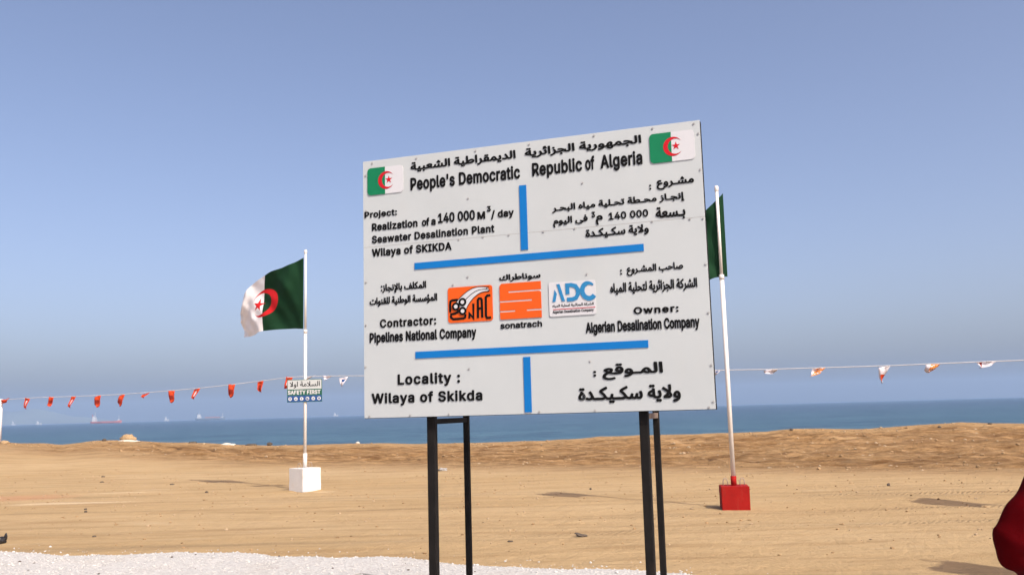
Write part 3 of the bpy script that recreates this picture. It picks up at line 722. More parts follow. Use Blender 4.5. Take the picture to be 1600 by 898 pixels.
def flag(name, top, bot, dy, Y0, label, waves=(.085, .05), seed=0.0, off=Vector((0, 0, 0))):
    """cloth between a top and a bottom edge given as s -> photo pixel, DY the depth at s"""
    nu, nv = 60, 40; vs, uv, fs = [], [], []
    def curve(tab, s): return interp([(a, x) for a, x, y in tab], s), interp([(a, y) for a, x, y in tab], s)
    def smooth(tab, s): 
        q = [curve(tab, min(1, max(0, s + d))) for d in (-.08, -.04, 0, .04, .08)]; return sum(a for a, b in q) / 5, sum(b for a, b in q) / 5
    for i in range(nu + 1):
        s = i / nu; d = Y0 + interp(dy, s); a = at(*smooth(top, s), d) if 0 < i < nu else at(*curve(top, s), d); b = at(*smooth(bot, s), d) if 0 < i < nu else at(*curve(bot, s), d)
        for j in range(nv + 1):
            t = j / nv; p = b.lerp(a, t)
            w = sstep(0, .25, s); sag = 1 - .5 * s
            ph = s * 9 - t * 4.2 + seed
            p.y += w * (waves[0] * math.sin(ph) + waves[1] * math.sin(s * 5 + t * 7 + seed) + .028 * math.sin(s * 19 + t * 9 + seed) + .02 * math.sin(s * 31 - t * 14) + .03 * noise.noise(Vector((s * 6, t * 6 - s * 4, seed))))
            p.x += w * .02 * math.sin(ph * 1.3 + 1) * s; p.z -= .05 * w * math.sin(math.pi * t) * 0
            if seed >= 0: p.x += .035 * s * math.sin(t * 5 + 1.2) * w
            vs.append(p + off); uv.append((s * 1.5, t))
    for i in range(nu):
        for j in range(nv): fs.append((i * (nv + 1) + j, (i + 1) * (nv + 1) + j, (i + 1) * (nv + 1) + j + 1, i * (nv + 1) + j + 1))
    o = raw(name, vs, fs, M['flag'], None, True); l = o.data.uv_layers.new(name='UVMap')
    for lp in o.data.loops: l.data[lp.index].uv = uv[lp.vertex_index]
    return tag(o, label, 'flag', 'national flags on poles')

b1_ = on_ground(476.5, 765.5); Y1 = b1_.y + .02
topz = lambda x, y, Y: at(x, y, Y).z
flagpole((b1_.x, b1_.y, 0), R(37) - math.atan2(b1_.x, b1_.y) * 1, .50, at(476, 730, b1_.y - .25).z, topz(477, 390, b1_.y), topz(475.5, 517, b1_.y), 'white flagpole set in a white concrete block, carrying the small safety sign')
TOP1 = [(0, 474.5, 402.6), (.22, 450, 414.7), (.5, 412, 429.8), (.58, 403, 435), (.7, 392.5, 445), (.82, 385, 456.7), (.93, 380, 472), (1, 377.6, 487)]
BOT1 = [(0, 474, 513.7), (.2, 455.5, 512.4), (.5, 408.5, 516.6), (.62, 400, 521.5), (.75, 394, 524), (.88, 387, 526), (1, 379.5, 527)]
DY1 = [(0, 0), (.25, .22), (.5, .55), (.75, .95), (1, 1.35)]
fl1 = flag('flag', TOP1, BOT1, DY1, b1_.y, 'green and white flag with red crescent blowing from the white block pole')
b2_ = on_ground(1148.8, 794)
flagpole((b2_.x, b2_.y, 0), R(5) - math.atan2(b2_.x, b2_.y), .44, at(1148, 757.5, b2_.y - .2).z, topz(1126.5, 290, b2_.y), topz(1134, 432, b2_.y), 'white flagpole set in a red painted concrete block beside the billboard', True)
TOP2 = [(0, 1129.5, 302), (.05, 1126, 307), (.18, 1104, 327), (.35, 1084, 347), (.6, 1058, 380), (1, 1030, 428)]
BOT2 = [(0, 1136.8, 432), (.05, 1132, 432), (.18, 1109, 434), (.35, 1092, 452), (.6, 1068, 490), (1, 1046, 535)]
fl2 = flag('flag', TOP2, BOT2, [(0, .06), (.05, .05), (.3, .06), (.6, .2), (1, .45)], b2_.y, 'green flag partly hidden behind the billboard, on the pole above the red block', (.07, .045), 2.0)
# two more of the same flagpoles stand beyond the frame; only the shadows of their flags are seen
def copy_pole(src, x, y, label):
    r = src.copy(); C.objects.link(r); r.location = (x, y, 0); r['label'] = label
    for ch in src.children: c = ch.copy(); C.objects.link(c); c.parent = r
    return r
fp1 = [o for o in C.objects if o.name == 'flagpole'][0]
fp2 = [o for o in C.objects if o.get('label', '').startswith('white flagpole set in a red')][0]
SH = [v.co - to_sun * (v.co.z / to_sun.z) for v in fl2.data.vertices]; shc = Vector(((min(p.x for p in SH) + max(p.x for p in SH)) / 2, (min(p.y for p in SH) + max(p.y for p in SH)) / 2))
for px_, py_, lb, lf in ((1488, 784, 'white flagpole in a red block whose flag shades the open sand before the berm', 'green and white flag throwing the long shadow on the open sand before the berm'),
                         (1562, 893, 'white flagpole in a red block closest to the person in burgundy', 'green and white flag throwing its shadow on sand next to the person')):
    g_ = on_ground(px_, py_); dx, dy_ = g_.x - shc.x, g_.y - shc.y
    copy_pole(fp2, b2_.x + dx, b2_.y + dy_, lb); f_ = fl2.copy(); C.objects.link(f_); f_.location = (dx, dy_, 0); f_['label'] = lf

# safety sign on the first pole
def safety_sign():
    P = at(476, 610, b1_.y - .05); t = empty('safety_sign', (P.x, P.y, P.z), R(0)); k = b1_.y / FPX * 1.01; t.rotation_euler = (0, R(-.2), 0)
    tag(t, 'small white, green and blue banded safety sign fixed to the white block flagpole', 'sign')
    w, h = 53.5 * k, 34.5 * k; u0 = -w / 2; v0 = -h / 2
    bm = bmesh.new(); prism(bm, rrect(u0, v0, -u0, -v0, .008), 0, .006); obj('backing', bm, M['sign_green'], t)
    q = .012
    bm = bmesh.new(); prism(bm, [(u0 + q, v0 + h * .57), (-u0 - q, v0 + h * .57), (-u0 - q, -v0 - q), (u0 + q, -v0 - q)], .0062, .0075); obj('white_band', bm, M['panel'], t)
    bm = bmesh.new(); prism(bm, [(u0 + q, v0 + q), (-u0 - q, v0 + q), (-u0 - q, v0 + h * .29), (u0 + q, v0 + h * .295)], .0062, .0075); bl = obj('blue_band', bm, M['sign_blue'], t)
    letters('lettering', 'السلامة اولا', (u0 + .06, -u0 - .05, v0 + h * .62, v0 + h * .92), M['black_letter'], t, .0078, .0088, True, .03)
    letters('lettering', 'SAFETY FIRST', (u0 + .015, -u0 - .035, v0 + h * .345, v0 + h * .52), M['plaque_white'], t, .0063, .008, False, .09, 1.05)
    for i in range(6):
        cx = u0 + w * (.085 + .166 * i); cy = v0 + h * .15; r = h * .082
        bm = bmesh.new(); prism(bm, disc(cx, cy, r, 18), .0077, .0087); ic = obj('pictogram', bm, M['plaque_white'], bl)
        bm = bmesh.new(); s = r * .55
        sh = [disc(cx, cy + s * .3, s * .9, 12, s * .55), [(cx - s, cy - s * .5), (cx + s, cy - s * .5), (cx + s * .8, cy + s * .2), (cx - s * .8, cy + s * .2)], [(cx - s * .5, cy - s), (cx + s * .1, cy - s), (cx + s * .3, cy + s), (cx - s * .3, cy + s)],
              [(cx - s, cy - s), (cx + s, cy - s), (cx + s, cy - s * .4), (cx - s * .2, cy + s * .9), (cx - s, cy + s * .9)], disc(cx, cy - s * .2, s * .7, 8), disc(cx, cy, s * .8, 12, s)][i]
        prism(bm, sh, .0088, .0095); obj('symbol', bm, M['sign_blue'], ic)
    bm = bmesh.new(); box(bm, (0, .03, 0), (.1, .055, .03), .004); obj('bracket', bm, M['screw'], t)
safety_sign()

# ------------------------------------------------------------------ bunting
def bd(x): return 1 / (1 / 45.0 + (1 / 21.0 - 1 / 45.0) * (x / 1720.0))
ROPE = [(1, 624.5), (60, 620.5), (120, 618.8), (190, 615.8), (235, 612.5), (310, 606.3), (367, 600), (410, 594.5), (458, 588.3), (520, 587), (600, 586.5), (671, 584.5)]
ROPE2 = [(671, 584.5), (780, 588), (900, 588), (1010, 584), (1120, 578), (1200, 576.8), (1290, 574), (1391, 571), (1470, 567.6), (1557, 564), (1600, 562.6), (1720, 556)]
for tab, lab in ((ROPE, 'thin pale rope carrying the orange pennants from the white corner post to the billboard'), (ROPE2, 'thin pale rope carrying the white pennants from the billboard past the red block')):
    bm = bmesh.new(); X0, X1 = tab[0][0], tab[-1][0]; pts = []
    for i in range(49):
        x = X0 + (X1 - X0) * i / 48; yy = sum(interp(tab, x + d) for d in (-12, 0, 12)) / 3 if 0 < i < 48 else interp(tab, x); pts.append(at(x, yy, bd(x)))
    tube(bm, pts, .010, 6); tag(obj('bunting_rope', bm, M['rope'], None, True), lab, 'rope', 'bunting ropes')
def post(x, top, rad, label):
    P = at(x, top, bd(x)); z0 = land_z(P.x, P.y) - .3; t = empty('bunting_post', (P.x, P.y, z0)); tag(t, label, 'post', 'posts holding the bunting')
    bm = bmesh.new(); tube(bm, [(0, 0, 0), (0, 0, P.z - z0 + .02)], rad, 12); obj('pole', bm, M['pole_white'], t, True)
    bm = bmesh.new(); tube(bm, [(0, 0, P.z - z0 - .06), (0, 0, P.z - z0 - .01)], rad + .012, 12); obj('rope_tie', bm, M['rope'], t, True)
post(1.2, 624, .1, 'stout white bunting post at the seaward crest where the orange pennants begin'); post(671.5, 583.5, .03, 'thin white bunting post standing on sand behind the billboard leg'); post(1720, 555, .05, 'white bunting post where the white pennant rope ends')
PEN = [  # kind, outline in photo pixels, label
 ('o', [(1.3,623.6),(6.5,624.4),(14.6,621.2),(9.7,628.5),(1.6,630.1)], 'orange pennant folded over the top of the white corner post'),
 ('e', [(38.7,620.7),(47.6,621.7),(40.6,639),(36,638)], 'first orange pennant after the white corner post, with a pale mark'),
 ('d', [(77.2,619.6),(84.2,619.6),(78.8,634.7),(74,634.2)], 'second orange pennant after the white corner post, dark printed'),
 ('e', [(111.3,619),(119,619),(109.7,637),(104.8,636.3)], 'slanting orange pennant with a white stripe, third after the corner post'),
 ('d', [(148.4,618),(157.6,617.4),(154.4,633.4),(151.9,636.3),(147,631.7)], 'orange pennant with notched tip hanging above the red hulled ship stern'),
 ('d', [(186.5,616.3),(195,616),(190,630),(187.2,635),(182.8,628.5)], 'orange pennant with notched tip hanging above the red hulled ship bow'),
 ('o', [(234.8,612.6),(224.2,622),(220.2,619.6),(221.8,616.3)], 'small orange pennant blown up sideways between two hanging ones'),
 ('d', [(263,610),(273,610),(270.8,626.3),(267.5,629.3),(264.5,626.3)], 'straight hanging orange pennant just after the one blown sideways'),
 ('e', [(303.3,606.8),(313.3,606.3),(303.3,623.8),(298.3,623)], 'slanting orange pennant with a white stripe above the blue tanker'),
 ('d', [(356.8,600),(367.5,600),(363.8,617.5),(360,621.3),(356.3,617)], 'broad orange pennant hanging straight, below the tip of the blowing flag and seaward of it'),
 ('d', [(402,595),(412,594.2),(408.6,613),(402,610)], 'orange pennant last but one before the safety sign'),
 ('e', [(446.8,588.4),(458.4,588.4),(454,597),(448.3,607),(443.4,607)], 'orange pennant partly hidden behind the safety sign'),
 ('w', [(474,591),(493,586),(484.5,590),(475.8,594)], 'thin white pennant blown flat beside the pole above the safety sign'),
 ('w', [(504.7,586.4),(519.8,587.2),(507.6,593.6)], 'small white pennant between the safety sign and its crumpled neighbour'),
 ('v', [(529.3,589),(543.8,588.4),(541,594),(533.7,604.3),(530.8,597)], 'crumpled white pennant hanging closest to the billboard edge above the sea'),
 ('v', [(1114,578),(1126.7,577.6),(1118,586)], 'white pennant sliver showing between the billboard and the pole of the red block'),
 ('w', [(1192.6,578.3),(1216,577),(1208,584),(1195,584)], 'flat white pennant, first past the pole of the red block'),
 ('a', [(1270,574.4),(1290,574.1),(1281,583),(1265.3,588.5)], 'orange striped white pennant, second past the pole of the red block'),
 ('t', [(1371,572),(1391,571),(1382.6,588),(1377.5,598.3),(1373.7,588)], 'long white pennant with orange tip hanging straight down'),
 ('a', [(1446.4,569.3),(1470,567.7),(1460,577.6),(1451,582),(1445.4,578)], 'orange striped white pennant right after the long hanging one'),
 ('p', [(1525.8,565.5),(1557,564),(1547.4,571),(1531.5,575)], 'wide white pennant with a faint red line, furthest past the red block'),
]
def pennant(kind, poly, label):
    cx = sum(p[0] for p in poly) / len(poly); Y = bd(cx); nx, ny = 6, 8
    lo = min(p[1] for p in poly); hi = max(p[1] for p in poly); n = len(poly)
    def xs_at(y):
        X = []
        for (x1, y1), (x2, y2) in zip(poly, poly[1:] + poly[:1]):
            if (y1 <= y < y2) or (y2 <= y < y1): X.append(x1 + (x2 - x1) * (y - y1) / (y2 - y1))
        return (min(X), max(X)) if X else None
    rows = []; ph = random.uniform(0, 6)
    for j in range(ny + 1):
        y = lo + .15 + (hi - lo - .3) * j / ny; r = xs_at(y) or (cx, cx)
        row = []
        for i in range(nx + 1):
            s = i / nx; p = at(r[0] + (r[1] - r[0]) * s, y, Y); p.y += (.07 * math.sin(s * 4.5 + ph) + .05 * math.sin(j * .8 + ph)) * (.25 + .75 * j / ny); row.append(p)
        rows.append(row)
    vs = [p for r in rows for p in r]; fs = []; mi = []
    for j in range(ny):
        for i in range(nx):
            fs.append((j * (nx + 1) + i, j * (nx + 1) + i + 1, (j + 1) * (nx + 1) + i + 1, (j + 1) * (nx + 1) + i)); m = 0
            if kind == 'd' and 3 <= j <= 5 and 1 <= i <= 4: m = 1
            if kind == 'e' and 2 <= j <= 5 and i in (2, 3): m = 1
            if kind == 'a' and ((i + j) % 4 != 0) and i >= 2: m = 1
            if kind == 't' and j >= 4 and i >= 1 and (j != 7): m = 1
            if kind == 'v' and 2 <= j <= 3 and 2 <= i <= 4: m = 1
            if kind == 'p' and i == 1: m = 1
            mi.append(m)
    mats = {'o': ['pen_orange'] * 2, 'd': ['pen_orange', 'pen_dark'], 'e': ['pen_orange', 'pen_white'], 'w': ['pen_white'] * 2, 'v': ['pen_white', 'sign_blue'], 'a': ['pen_white', 'pen_amber'], 't': ['pen_white', 'pen_orange'], 'p': ['pen_white', 'pen_dark']}[kind]
    o = raw('pennant', vs, fs, [M[k] for k in mats], None, True); o.data.polygons.foreach_set('material_index', mi)
    o.data.uv_layers.new(name='UVMap')
    so = o.modifiers.new('cloth thickness', 'SOLIDIFY'); so.thickness = .004
    tag(o, label, 'pennant', 'pennants on the bunting ropes')
for k, p, l in PEN: pennant(k, p, l)

# ------------------------------------------------------------------ ships at anchor
def ship(x0, x1, ywl, Y, label, kind):
    a, b = at(x0, ywl, Y), at(x1, ywl, Y); L = (b - a).length; c = (a + b) / 2
    t = empty('cargo_ship' if L > 70 else 'fishing_boat', (c.x, Y, SEA_Z), 0); tag(t, label, 'ship' if L > 70 else 'boat', 'ships on the horizon')
    k = Y / FPX; H = kind['h'] * k; B = L * .16; rings = []
    for s, wv, zt in ((0, .55, 1.12), (.04, .85, 1.08), (.15, 1, 1), (.5, 1, 1), (.82, 1, 1.02), (.93, .6, 1.2), (1, .05, 1.38)):
        X = -L / 2 + L * s + (L * .02 if s == 1 else 0); w = B / 2 * wv
        rings.append([Vector((X, -w * .7, -1.5)), Vector((X, -w, H * .4)), Vector((X, -w, H * zt)), Vector((X, w, H * zt)), Vector((X, w, H * .4)), Vector((X, w * .7, -1.5))])
    bm = bmesh.new(); loft(bm, rings); obj('hull', bm, kind['hull'], t)
    sx = -L / 2 + L * kind.get('at', .12); sh = kind['s'] * k; sw = L * kind.get('sl', .11)
    bm = bmesh.new()
    for i, f_ in enumerate((1, .85, .7)): box(bm, (sx - sw * .04 * i, 0, H + sh * (.2 + .27 * i)), (sw * f_, B * (.85 - .1 * i), sh * (.42 if i == 0 else .27)))
    obj('superstructure', bm, M['ship_white'], t)
    bm = bmesh.new(); tube(bm, [(sx - sw * .6, 0, H * .9), (sx - sw * .6, 0, H + sh * 1.15)], [sw * .16, sw * .12], 10); obj('funnel', bm, kind['hull'], t)
    bm = bmesh.new(); tube(bm, [(sx + sw * .1, 0, H + sh * .6), (sx + sw * .1, 0, H + sh * 1.6)], L * .006, 6); obj('mast', bm, M['ship_white'], t)
    bm = bmesh.new(); box(bm, (L * .42, 0, H * 1.35), (L * .05, B * .5, H * .7)); tube(bm, [(L * .43, 0, H * 1.5), (L * .43, 0, H + sh * .95)], L * .006, 6); obj('foremast', bm, M['ship_white'], t)
    if kind.get('deck'): bm = bmesh.new(); box(bm, (L * .08, 0, H * 1.02 + H * .3), (L * .5, B * .6, H * .6)); obj('deck_cargo', bm, kind['deck'], t)
ship(142, 189, 659.6, 3400, 'red hulled cargo ship with white bridge at the stern, lying off the beach', dict(hull=M['hull_red'], h=3.2, s=9))
ship(306, 351, 655.6, 4600, 'long blue grey tanker with reddish deck far out on the horizon', dict(hull=M['hull_blue'], h=3.0, s=7, deck=M['deck_red']))
ship(56, 65, 660.5, 4600, 'tiny pale boat on the horizon below the second orange pennant', dict(hull=M['ship_grey'], h=1.6, s=4, at=.4, sl=.35))
ship(256.5, 264, 656.2, 5200, 'tiny pale boat on the horizon between the red ship and the tanker', dict(hull=M['ship_grey'], h=2, s=4.5, at=.4, sl=.35))
ship(521, 528, 648.8, 5200, 'tiny pale boat on the horizon between the white block pole and the billboard', dict(hull=M['ship_grey'], h=1.6, s=3.5, at=.4, sl=.35))
ship(18, 24, 661, 5200, 'tiny pale boat on the horizon closest to the white corner post', dict(hull=M['ship_grey'], h=1.6, s=4.5, at=.4, sl=.35))

# ------------------------------------------------------------------ rocks, rubble, litter
def ground_hit(x, y):
    """where the ray through a pixel meets the land"""
    d = rt * ((x - PW / 2) / FPX) - up * ((y - PH / 2) / FPX) + fw; t = 3.0
    while t < 60:
        p = CO + d * (t / d.y)
        if p.z <= land_z(p.x, p.y): return p
        t += .05
    p = CO + d * (44.8 / d.y); p.z = land_z(p.x, 44.8); return p
def stone(x, y, wpx, hpx, mat, label, cat='stone', name='stone', depth=.7, group=None, seed=[0], Y=None, amp=.3):
    p = ground_hit(x, y) if Y is None else at(x, y, Y); k = p.y / FPX; seed[0] += 1; bm = bmesh.new()
    w, h = wpx * k, hpx * k; rock_bm(bm, (0, 0, h * .38), (w / 2, w / 2 * depth, h * .62), seed[0], 3 if wpx > 12 else 2, amp)
    if name == 'boulder':
        for v in bm.verts: v.co.z = min(v.co.z, h * (.80 + .12 * noise.noise(v.co * 5))); v.co.x *= 1.25 if v.co.z < h * .4 else 1
    o = obj(name, bm, mat, None, wpx < 8); o.location = p; tag(o, label, cat, group); return o
o = stone(200, 689, 20, 13, M['rock'], 'sandy boulder sitting on a pale slab at the crest of the berm', 'boulder', 'boulder', Y=44.6, amp=.2)
stone(198, 691, 36, 4, M['rock_pale'], 'pale stone slab beneath the sandy boulder on the crest', 'slab', 'stone_slab', Y=44.3)
stone(356, 697, 22, 5.5, M['rock_pale'], 'flat white slab lying on the crest near the pole of the white block', 'slab', 'stone_slab', Y=44.0)
stone(8, 694, 15, 6, M['rock'], 'light brown rock at the foot of the white corner post', 'rock', 'rock', Y=44.3)
stone(163, 689, 7, 4, M['rock_dark'], 'small reddish brown rock on the crest beside the sandy boulder', 'rock', 'rock', Y=44.6)
stone(301, 693.5, 13, 4, M['rock_dark'], 'dark flat rubble on the crest between the boulder and the white slab', 'rubble', 'rubble', Y=44.4)
stone(421, 695, 9, 4.5, M['rock_dark'], 'dark clod on the crest just before the pole of the white block', 'clod', 'clod', Y=44.7)
stone(393, 696, 18, 3, M['rock_dark'], 'low dark reddish heap between the white slab and the dark clod', 'clod', 'clod', Y=44.7)
stone(559, 693, 7, 3.5, M['rock_pale'], 'small pale stone on the crest beside the billboard edge', 'stone', 'stone', Y=44.6)
for x, y, w, h, l in ((1236.6, 672, 6, 3, 'small dark stone on the crest where it steps up past the red block'), (1468, 668, 6, 3, 'small dark stone lying just below the high crest'), (1547, 662.5, 7, 2.5, 'dark flat stone on the highest part of the crest'),
                      (1141, 689, 5, 2, 'dark stone on the berm behind the pole of the red block'),
                      (1388.5, 759, 5.5, 5, 'dark upright pebble on open sand beyond the long flag shadow'), (134, 800, 5, 3, 'dark pebble on the sand, nearer of a close pair'), (133.5, 796, 5, 2.5, 'dark pebble on the sand, seaward of a close pair'),
                      (161, 745, 6, 2, 'thin dark stone on the sand below the boulder, seaward one'), (159, 753.5, 7, 2, 'thin dark stone on the sand below the boulder, nearer one'), (269, 757, 7, 2.2, 'flat brown stone short of the flag shadow of the white block'),
                      (323, 769.5, 5, 3, 'brown pebble just in front of the white block flag shadow'), (923, 764.5, 4, 3, 'brown pebble right behind the flag shadow of the red block'),
                      (797, 846.5, 9, 3, 'flat brown stone on sand near the gravel edge between the billboard posts'), (147, 838.5, 6, 2.5, 'pale brown stone on the sand near the gravel edge')):
    stone(x, y, w, h, M['rock_dark'], l)
def litter():
    p = ground_hit(691, 735); k = p.y / FPX; t = empty('plastic_bag', p); tag(t, 'crumpled grey plastic bag lying on the sand between the billboard posts', 'bag')
    bm = bmesh.new(); rock_bm(bm, (.02, 0, .035), (6.5 * k, .09, 2.6 * k), 31, 3, .8); obj('bag_body', bm, M['rag'], t)
    bm = bmesh.new(); rock_bm(bm, (-.13, -.02, .02), (3.5 * k, .06, 1.5 * k), 33, 3, .6); obj('bag_shadow', bm, M['rock_dark'], t)  # dark lump put in for the shadow at the bag's foot
    p = ground_hit(908, 838); k = p.y / FPX; o_ = bmesh.new(); rock_bm(o_, (0, 0, .02), (10 * k, .05, 2.2 * k), 41, 3, .5, rot=.3); o = obj('board_scrap', o_, M['rock_dark'], None); o.location = p; o.rotation_euler = (R(6), R(16), 0)
    tag(o, 'dark tilted scrap of board half buried in sand between the billboard posts', 'scrap')
    p = ground_hit(3, 849); k = p.y / FPX; o_ = bmesh.new(); rock_bm(o_, (-.01, 0, .05), (8 * k, .07, 5.5 * k), 51, 3, .35); rock_bm(o_, (.05, 0, .10), (2.4 * k, .02, 5 * k), 52, 2, .3)
    o = obj('rubber_scrap', o_, M['shoe'], None); o.location = p; tag(o, 'dark pointed lump of scrap rubber lying on sand close to the gravel edge', 'scrap')
    pts = []
    for x, y in ((530, 905), (541, 899), (548, 895), (556, 892.5), (563, 891.5), (570, 892.5), (578, 893.5), (585, 896), (594, 901)):
        q_ = on_ground(x, y, .06); pts.append(Vector((q_.x, q_.y, gravel_z(q_.x, gravel_edge(q_.x) - q_.y).z + .008)))
    bm = bmesh.new(); tube(bm, pts, .008, 8); tag(obj('cable_loop', bm, M['rag'], None, True), 'grey loop of cable lying on the white gravel beside the billboard', 'cable')
litter()
def scatter():
    """clods and pebbles nobody could count, lying on the land and in the gravel"""
    ico = bmesh.new(); bmesh.ops.create_icosphere(ico, subdivisions=1, radius=1); iv = [v.co.copy() for v in ico.verts]; ifc = [[v.index for v in f.verts] for f in ico.faces]; ico.free()
    def make(name, items, mats, smooth=False):
        vs, fs, mi = [], [], []
        for p, s, m in items:
            b = len(vs); a = random.uniform(0, 6.28); q_ = Matrix.Rotation(a, 3, 'Z'); sx, sy, sz = s * random.uniform(.7, 1.3), s * random.uniform(.7, 1.3), s * random.uniform(.45, .8)
            for v in iv:
                k = random.uniform(.8, 1.15); vs.append(p + q_ @ Vector((v.x * sx * k, v.y * sy * k, v.z * sz * k + sz * .35)))
            for f in ifc: fs.append([b + i for i in f]); mi.append(m)
        o = raw(name, vs, fs, mats); o.data.polygons.foreach_set('material_index', mi); return o
    it = []
    for i in range(3600):
        y = random.uniform(19, 44.5); x = random.uniform(-.66, .66) * y * 1.1
        if y + .6 * x < 27.5 + 2 * noise.noise(Vector((x * .3, y * .3, 7))): continue
        if noise.noise(Vector((x * .1, y * .5, 40))) < random.uniform(-.5, .2): continue
        it.append((Vector((x, y, land_z(x, y))), min(.075, random.lognormvariate(-3.45, .5)), random.choice((0, 0, 0, 1))))
    for i in range(2200):
        y = 10 + 21 * random.random() ** .8; x = random.uniform(-.66, .66) * y
        if y < gravel_edge(x) + .05: continue
        it.append((Vector((x, y, land_z(x, y))), min(.028, random.lognormvariate(-4.3, .5)), random.choice((0, 0, 1))))
    tag(make('clods', it, [M['clod'], M['clod_pale']]), kind='stuff')
    it = []
    for i in range(9000):
        x = random.uniform(-8.5, 4.5); e = gravel_edge(x); t = 4.2 * random.random() ** 1.3 - (.1 + .45 * random.random() ** 2 if random.random() < .13 else 0)
        z = gravel_z(x, t) if t > 0 else Vector((x, e - t, land_z(x, e - t)))
        it.append((z, min(.022, random.lognormvariate(-4.8, .4)), 1 if random.random() < .985 else 2))
    tag(make('gravel', it, [M['rock'], M['gravel_stone'], M['rock_dark']]), kind='stuff')
scatter()

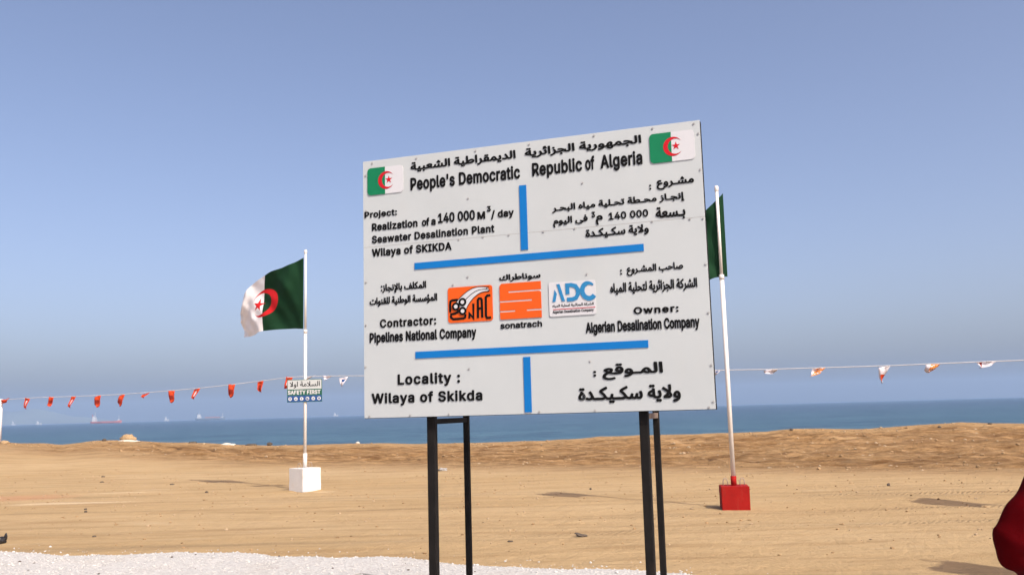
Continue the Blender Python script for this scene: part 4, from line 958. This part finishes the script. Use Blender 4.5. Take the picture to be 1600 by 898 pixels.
# ------------------------------------------------------------------ the person at the edge of the frame
def person():
    Yp = 3.7; P = Vector((2.43, Yp, 0)); t = empty('person', P); tag(t, 'person in a long dark burgundy robe with one bent elbow, standing near the billboard', 'person')
    el = at(1578, 858, Yp) - P; sh = Vector((-.235, .0, 1.44)); wr = Vector((-.20, .17, .90)); sr = Vector((.19, 0, 1.40)); er = Vector((.30, .03, 1.08)); wr2 = Vector((.24, .14, .86))
    # body: one skinned surface
    me = bpy.data.meshes.new('body'); bm = bmesh.new(); ly = bm.verts.layers.skin.verify(); V = []
    def add(co, r, to=None):
        v = bm.verts.new(co); v[ly].radius = (r, r); V.append(v)
        if to is not None: bm.edges.new((V[to], v))
        return len(V) - 1
    pel = add((0, 0, .93), .13); V[pel][ly].use_root = True
    wa = add((0, 0, 1.08), .115, pel); ch = add((0, 0, 1.26), .13, wa); nk0 = add((0, 0, 1.42), .075, ch); nk = add((0, .01, 1.49), .052, nk0)
    h0 = add((0, .02, 1.56), .070, nk); h1 = add((0, .025, 1.63), .088, h0); h2 = add((0, .01, 1.70), .062, h1)
    add((0, .115, 1.60), .016, h1)                                  # nose
    for s in (-1, 1): add((s * .088, .01, 1.61), .016, h1)          # ears
    for S_, E_, W_ in ((sh, el, wr), (sr, er, wr2)):
        a = add(S_ + Vector((.04 if S_.x < 0 else -.04, 0, -.03)), .042, nk0); m1 = add((S_ + E_) / 2, .042, a); b = add(E_, .040, m1); m2 = add((E_ + W_) / 2, .034, b); c = add(W_, .026, m2)
        d = (W_ - E_).normalized(); pm = add(W_ + d * .06, .030, c); sd = d.cross(Vector((0, 1, .2))).normalized()
        inw = Vector((0, 1, 0)) * .25 + Vector((0, 0, -1)) * .35
        for q_, ln in ((-.03, .062), (-.01, .075), (.01, .07), (.03, .055)):
            f1 = add(W_ + d * .10 + sd * q_, .0095, pm); f2 = add(W_ + d * (.10 + ln * .5) + sd * q_ * 1.1 + inw * .02, .0085, f1); add(W_ + d * (.10 + ln) + sd * q_ * 1.1 + inw * .055, .007, f2)
        f1 = add(W_ + d * .045 + sd * -.045, .011, pm); add(W_ + d * .085 + sd * -.062 + inw * .02, .008, f1)
    for s in (-1, 1):
        a = add((s * .095, 0, .86), .085, pel); k_ = add((s * .10, .01, .49), .058, a); f_ = add((s * .105, -.02, .10), .038, k_); add((s * .115, .11, .045), .036, f_)
    bm.to_mesh(me); bm.free(); o = link('body', me, M['skin'], t, True)
    o.modifiers.new('skin', 'SKIN').use_smooth_shade = True; o.modifiers.new('subdivision', 'SUBSURF').render_levels = 2
    for s in (-1, 1):
        bm = bmesh.new(); bmesh.ops.create_uvsphere(bm, u_segments=12, v_segments=8, radius=.013, matrix=Matrix.Translation((s * .033, .098, 1.635))); e_ = obj('eye', bm, M['plaque_white'], o, True)
        bm = bmesh.new(); bmesh.ops.create_uvsphere(bm, u_segments=10, v_segments=8, radius=.007, matrix=Matrix.Translation((s * .033, .106, 1.635))); obj('iris', bm, M['shoe'], o, True)
        bm = bmesh.new(); rock_bm(bm, (s * .115, .08, .04), (.052, .14, .05), 3 + s, 3, .05); obj('shoe', bm, M['shoe'], t, True)
    bm = bmesh.new(); box(bm, (0, .107, 1.555), (.045, .012, .012), .004); obj('mouth', bm, M['plaque_red'], o)
    # robe: lofted trunk and two full sleeves
    bm = bmesh.new(); rings = []; n = 36
    for z, rx, ry, fold in ((.07, .30, .25, .03), (.35, .26, .22, .025), (.65, .225, .19, .015), (.92, .20, .165, .008), (1.08, .185, .155, .005), (1.25, .205, .16, .004), (1.36, .205, .14, .0), (1.43, .13, .10, 0), (1.47, .075, .075, 0)):
        rings.append([Vector(((rx + fold * math.sin(9 * a)) * math.cos(a), (ry + fold * math.sin(7 * a + 1)) * math.sin(a), z)) for a in [2 * math.pi * j / n for j in range(n)]])
    loft(bm, rings, cap=False)
    def bez(a, b, c, d, k): return a * (1 - k) ** 3 + b * 3 * k * (1 - k) ** 2 + c * 3 * k * k * (1 - k) + d * k ** 3
    for S_, E_, W_, big in ((sh, el, wr, 1), (sr, er, wr2, 0)):
        out = S_ + Vector((.05 if big else -.05, 0, .0)); pts = []
        for i in range(10): pts.append(out.lerp(E_, i / 10))
        for i in range(5): k = i / 4; pts.append((E_.lerp(S_, .1)).lerp(E_.lerp(W_, .12), k) + (E_ - (S_ + W_) / 2).normalized() * .012 * math.sin(math.pi * k))
        for i in range(2, 11): pts.append(E_.lerp(W_, i / 10 * .98))
        rd = [.085 + .014 * (2 <= i <= 7) + .006 * math.sin(i * 1.9) - .012 * (i > 10) for i in range(len(pts))]; rd[0] = .085
        tube(bm, pts, rd, 20, True)
    for v in bm.verts:
        if abs(v.co.x) > .17: v.co += noise.noise_vector(v.co * 8) * .012
    o = obj('robe', bm, M['burgundy'], t, True); o.modifiers.new('subdivision', 'SUBSURF').render_levels = 1
    bm = bmesh.new(); bmesh.ops.create_uvsphere(bm, u_segments=28, v_segments=20, radius=1)
    for v in bm.verts: v.co = Vector((v.co.x * .115, v.co.y * .125 - .012, 1.635 + v.co.z * .115))
    bmesh.ops.delete(bm, geom=[f for f in bm.faces if f.calc_center_median().y > .055 and abs(f.calc_center_median().x) < .075 and f.calc_center_median().z < 1.70], context='FACES')
    loft(bm, [[Vector((rx * math.cos(a), .0 + ry * math.sin(a), z)) for a in [2 * math.pi * j / 24 for j in range(24)]] for z, rx, ry in ((1.58, .10, .085), (1.50, .085, .085), (1.45, .16, .125), (1.40, .25, .175), (1.34, .275, .19))], cap=False)
    o = obj('headscarf', bm, M['burgundy'], t, True); sm = o.modifiers.new('thickness', 'SOLIDIFY'); sm.thickness = .004
person()
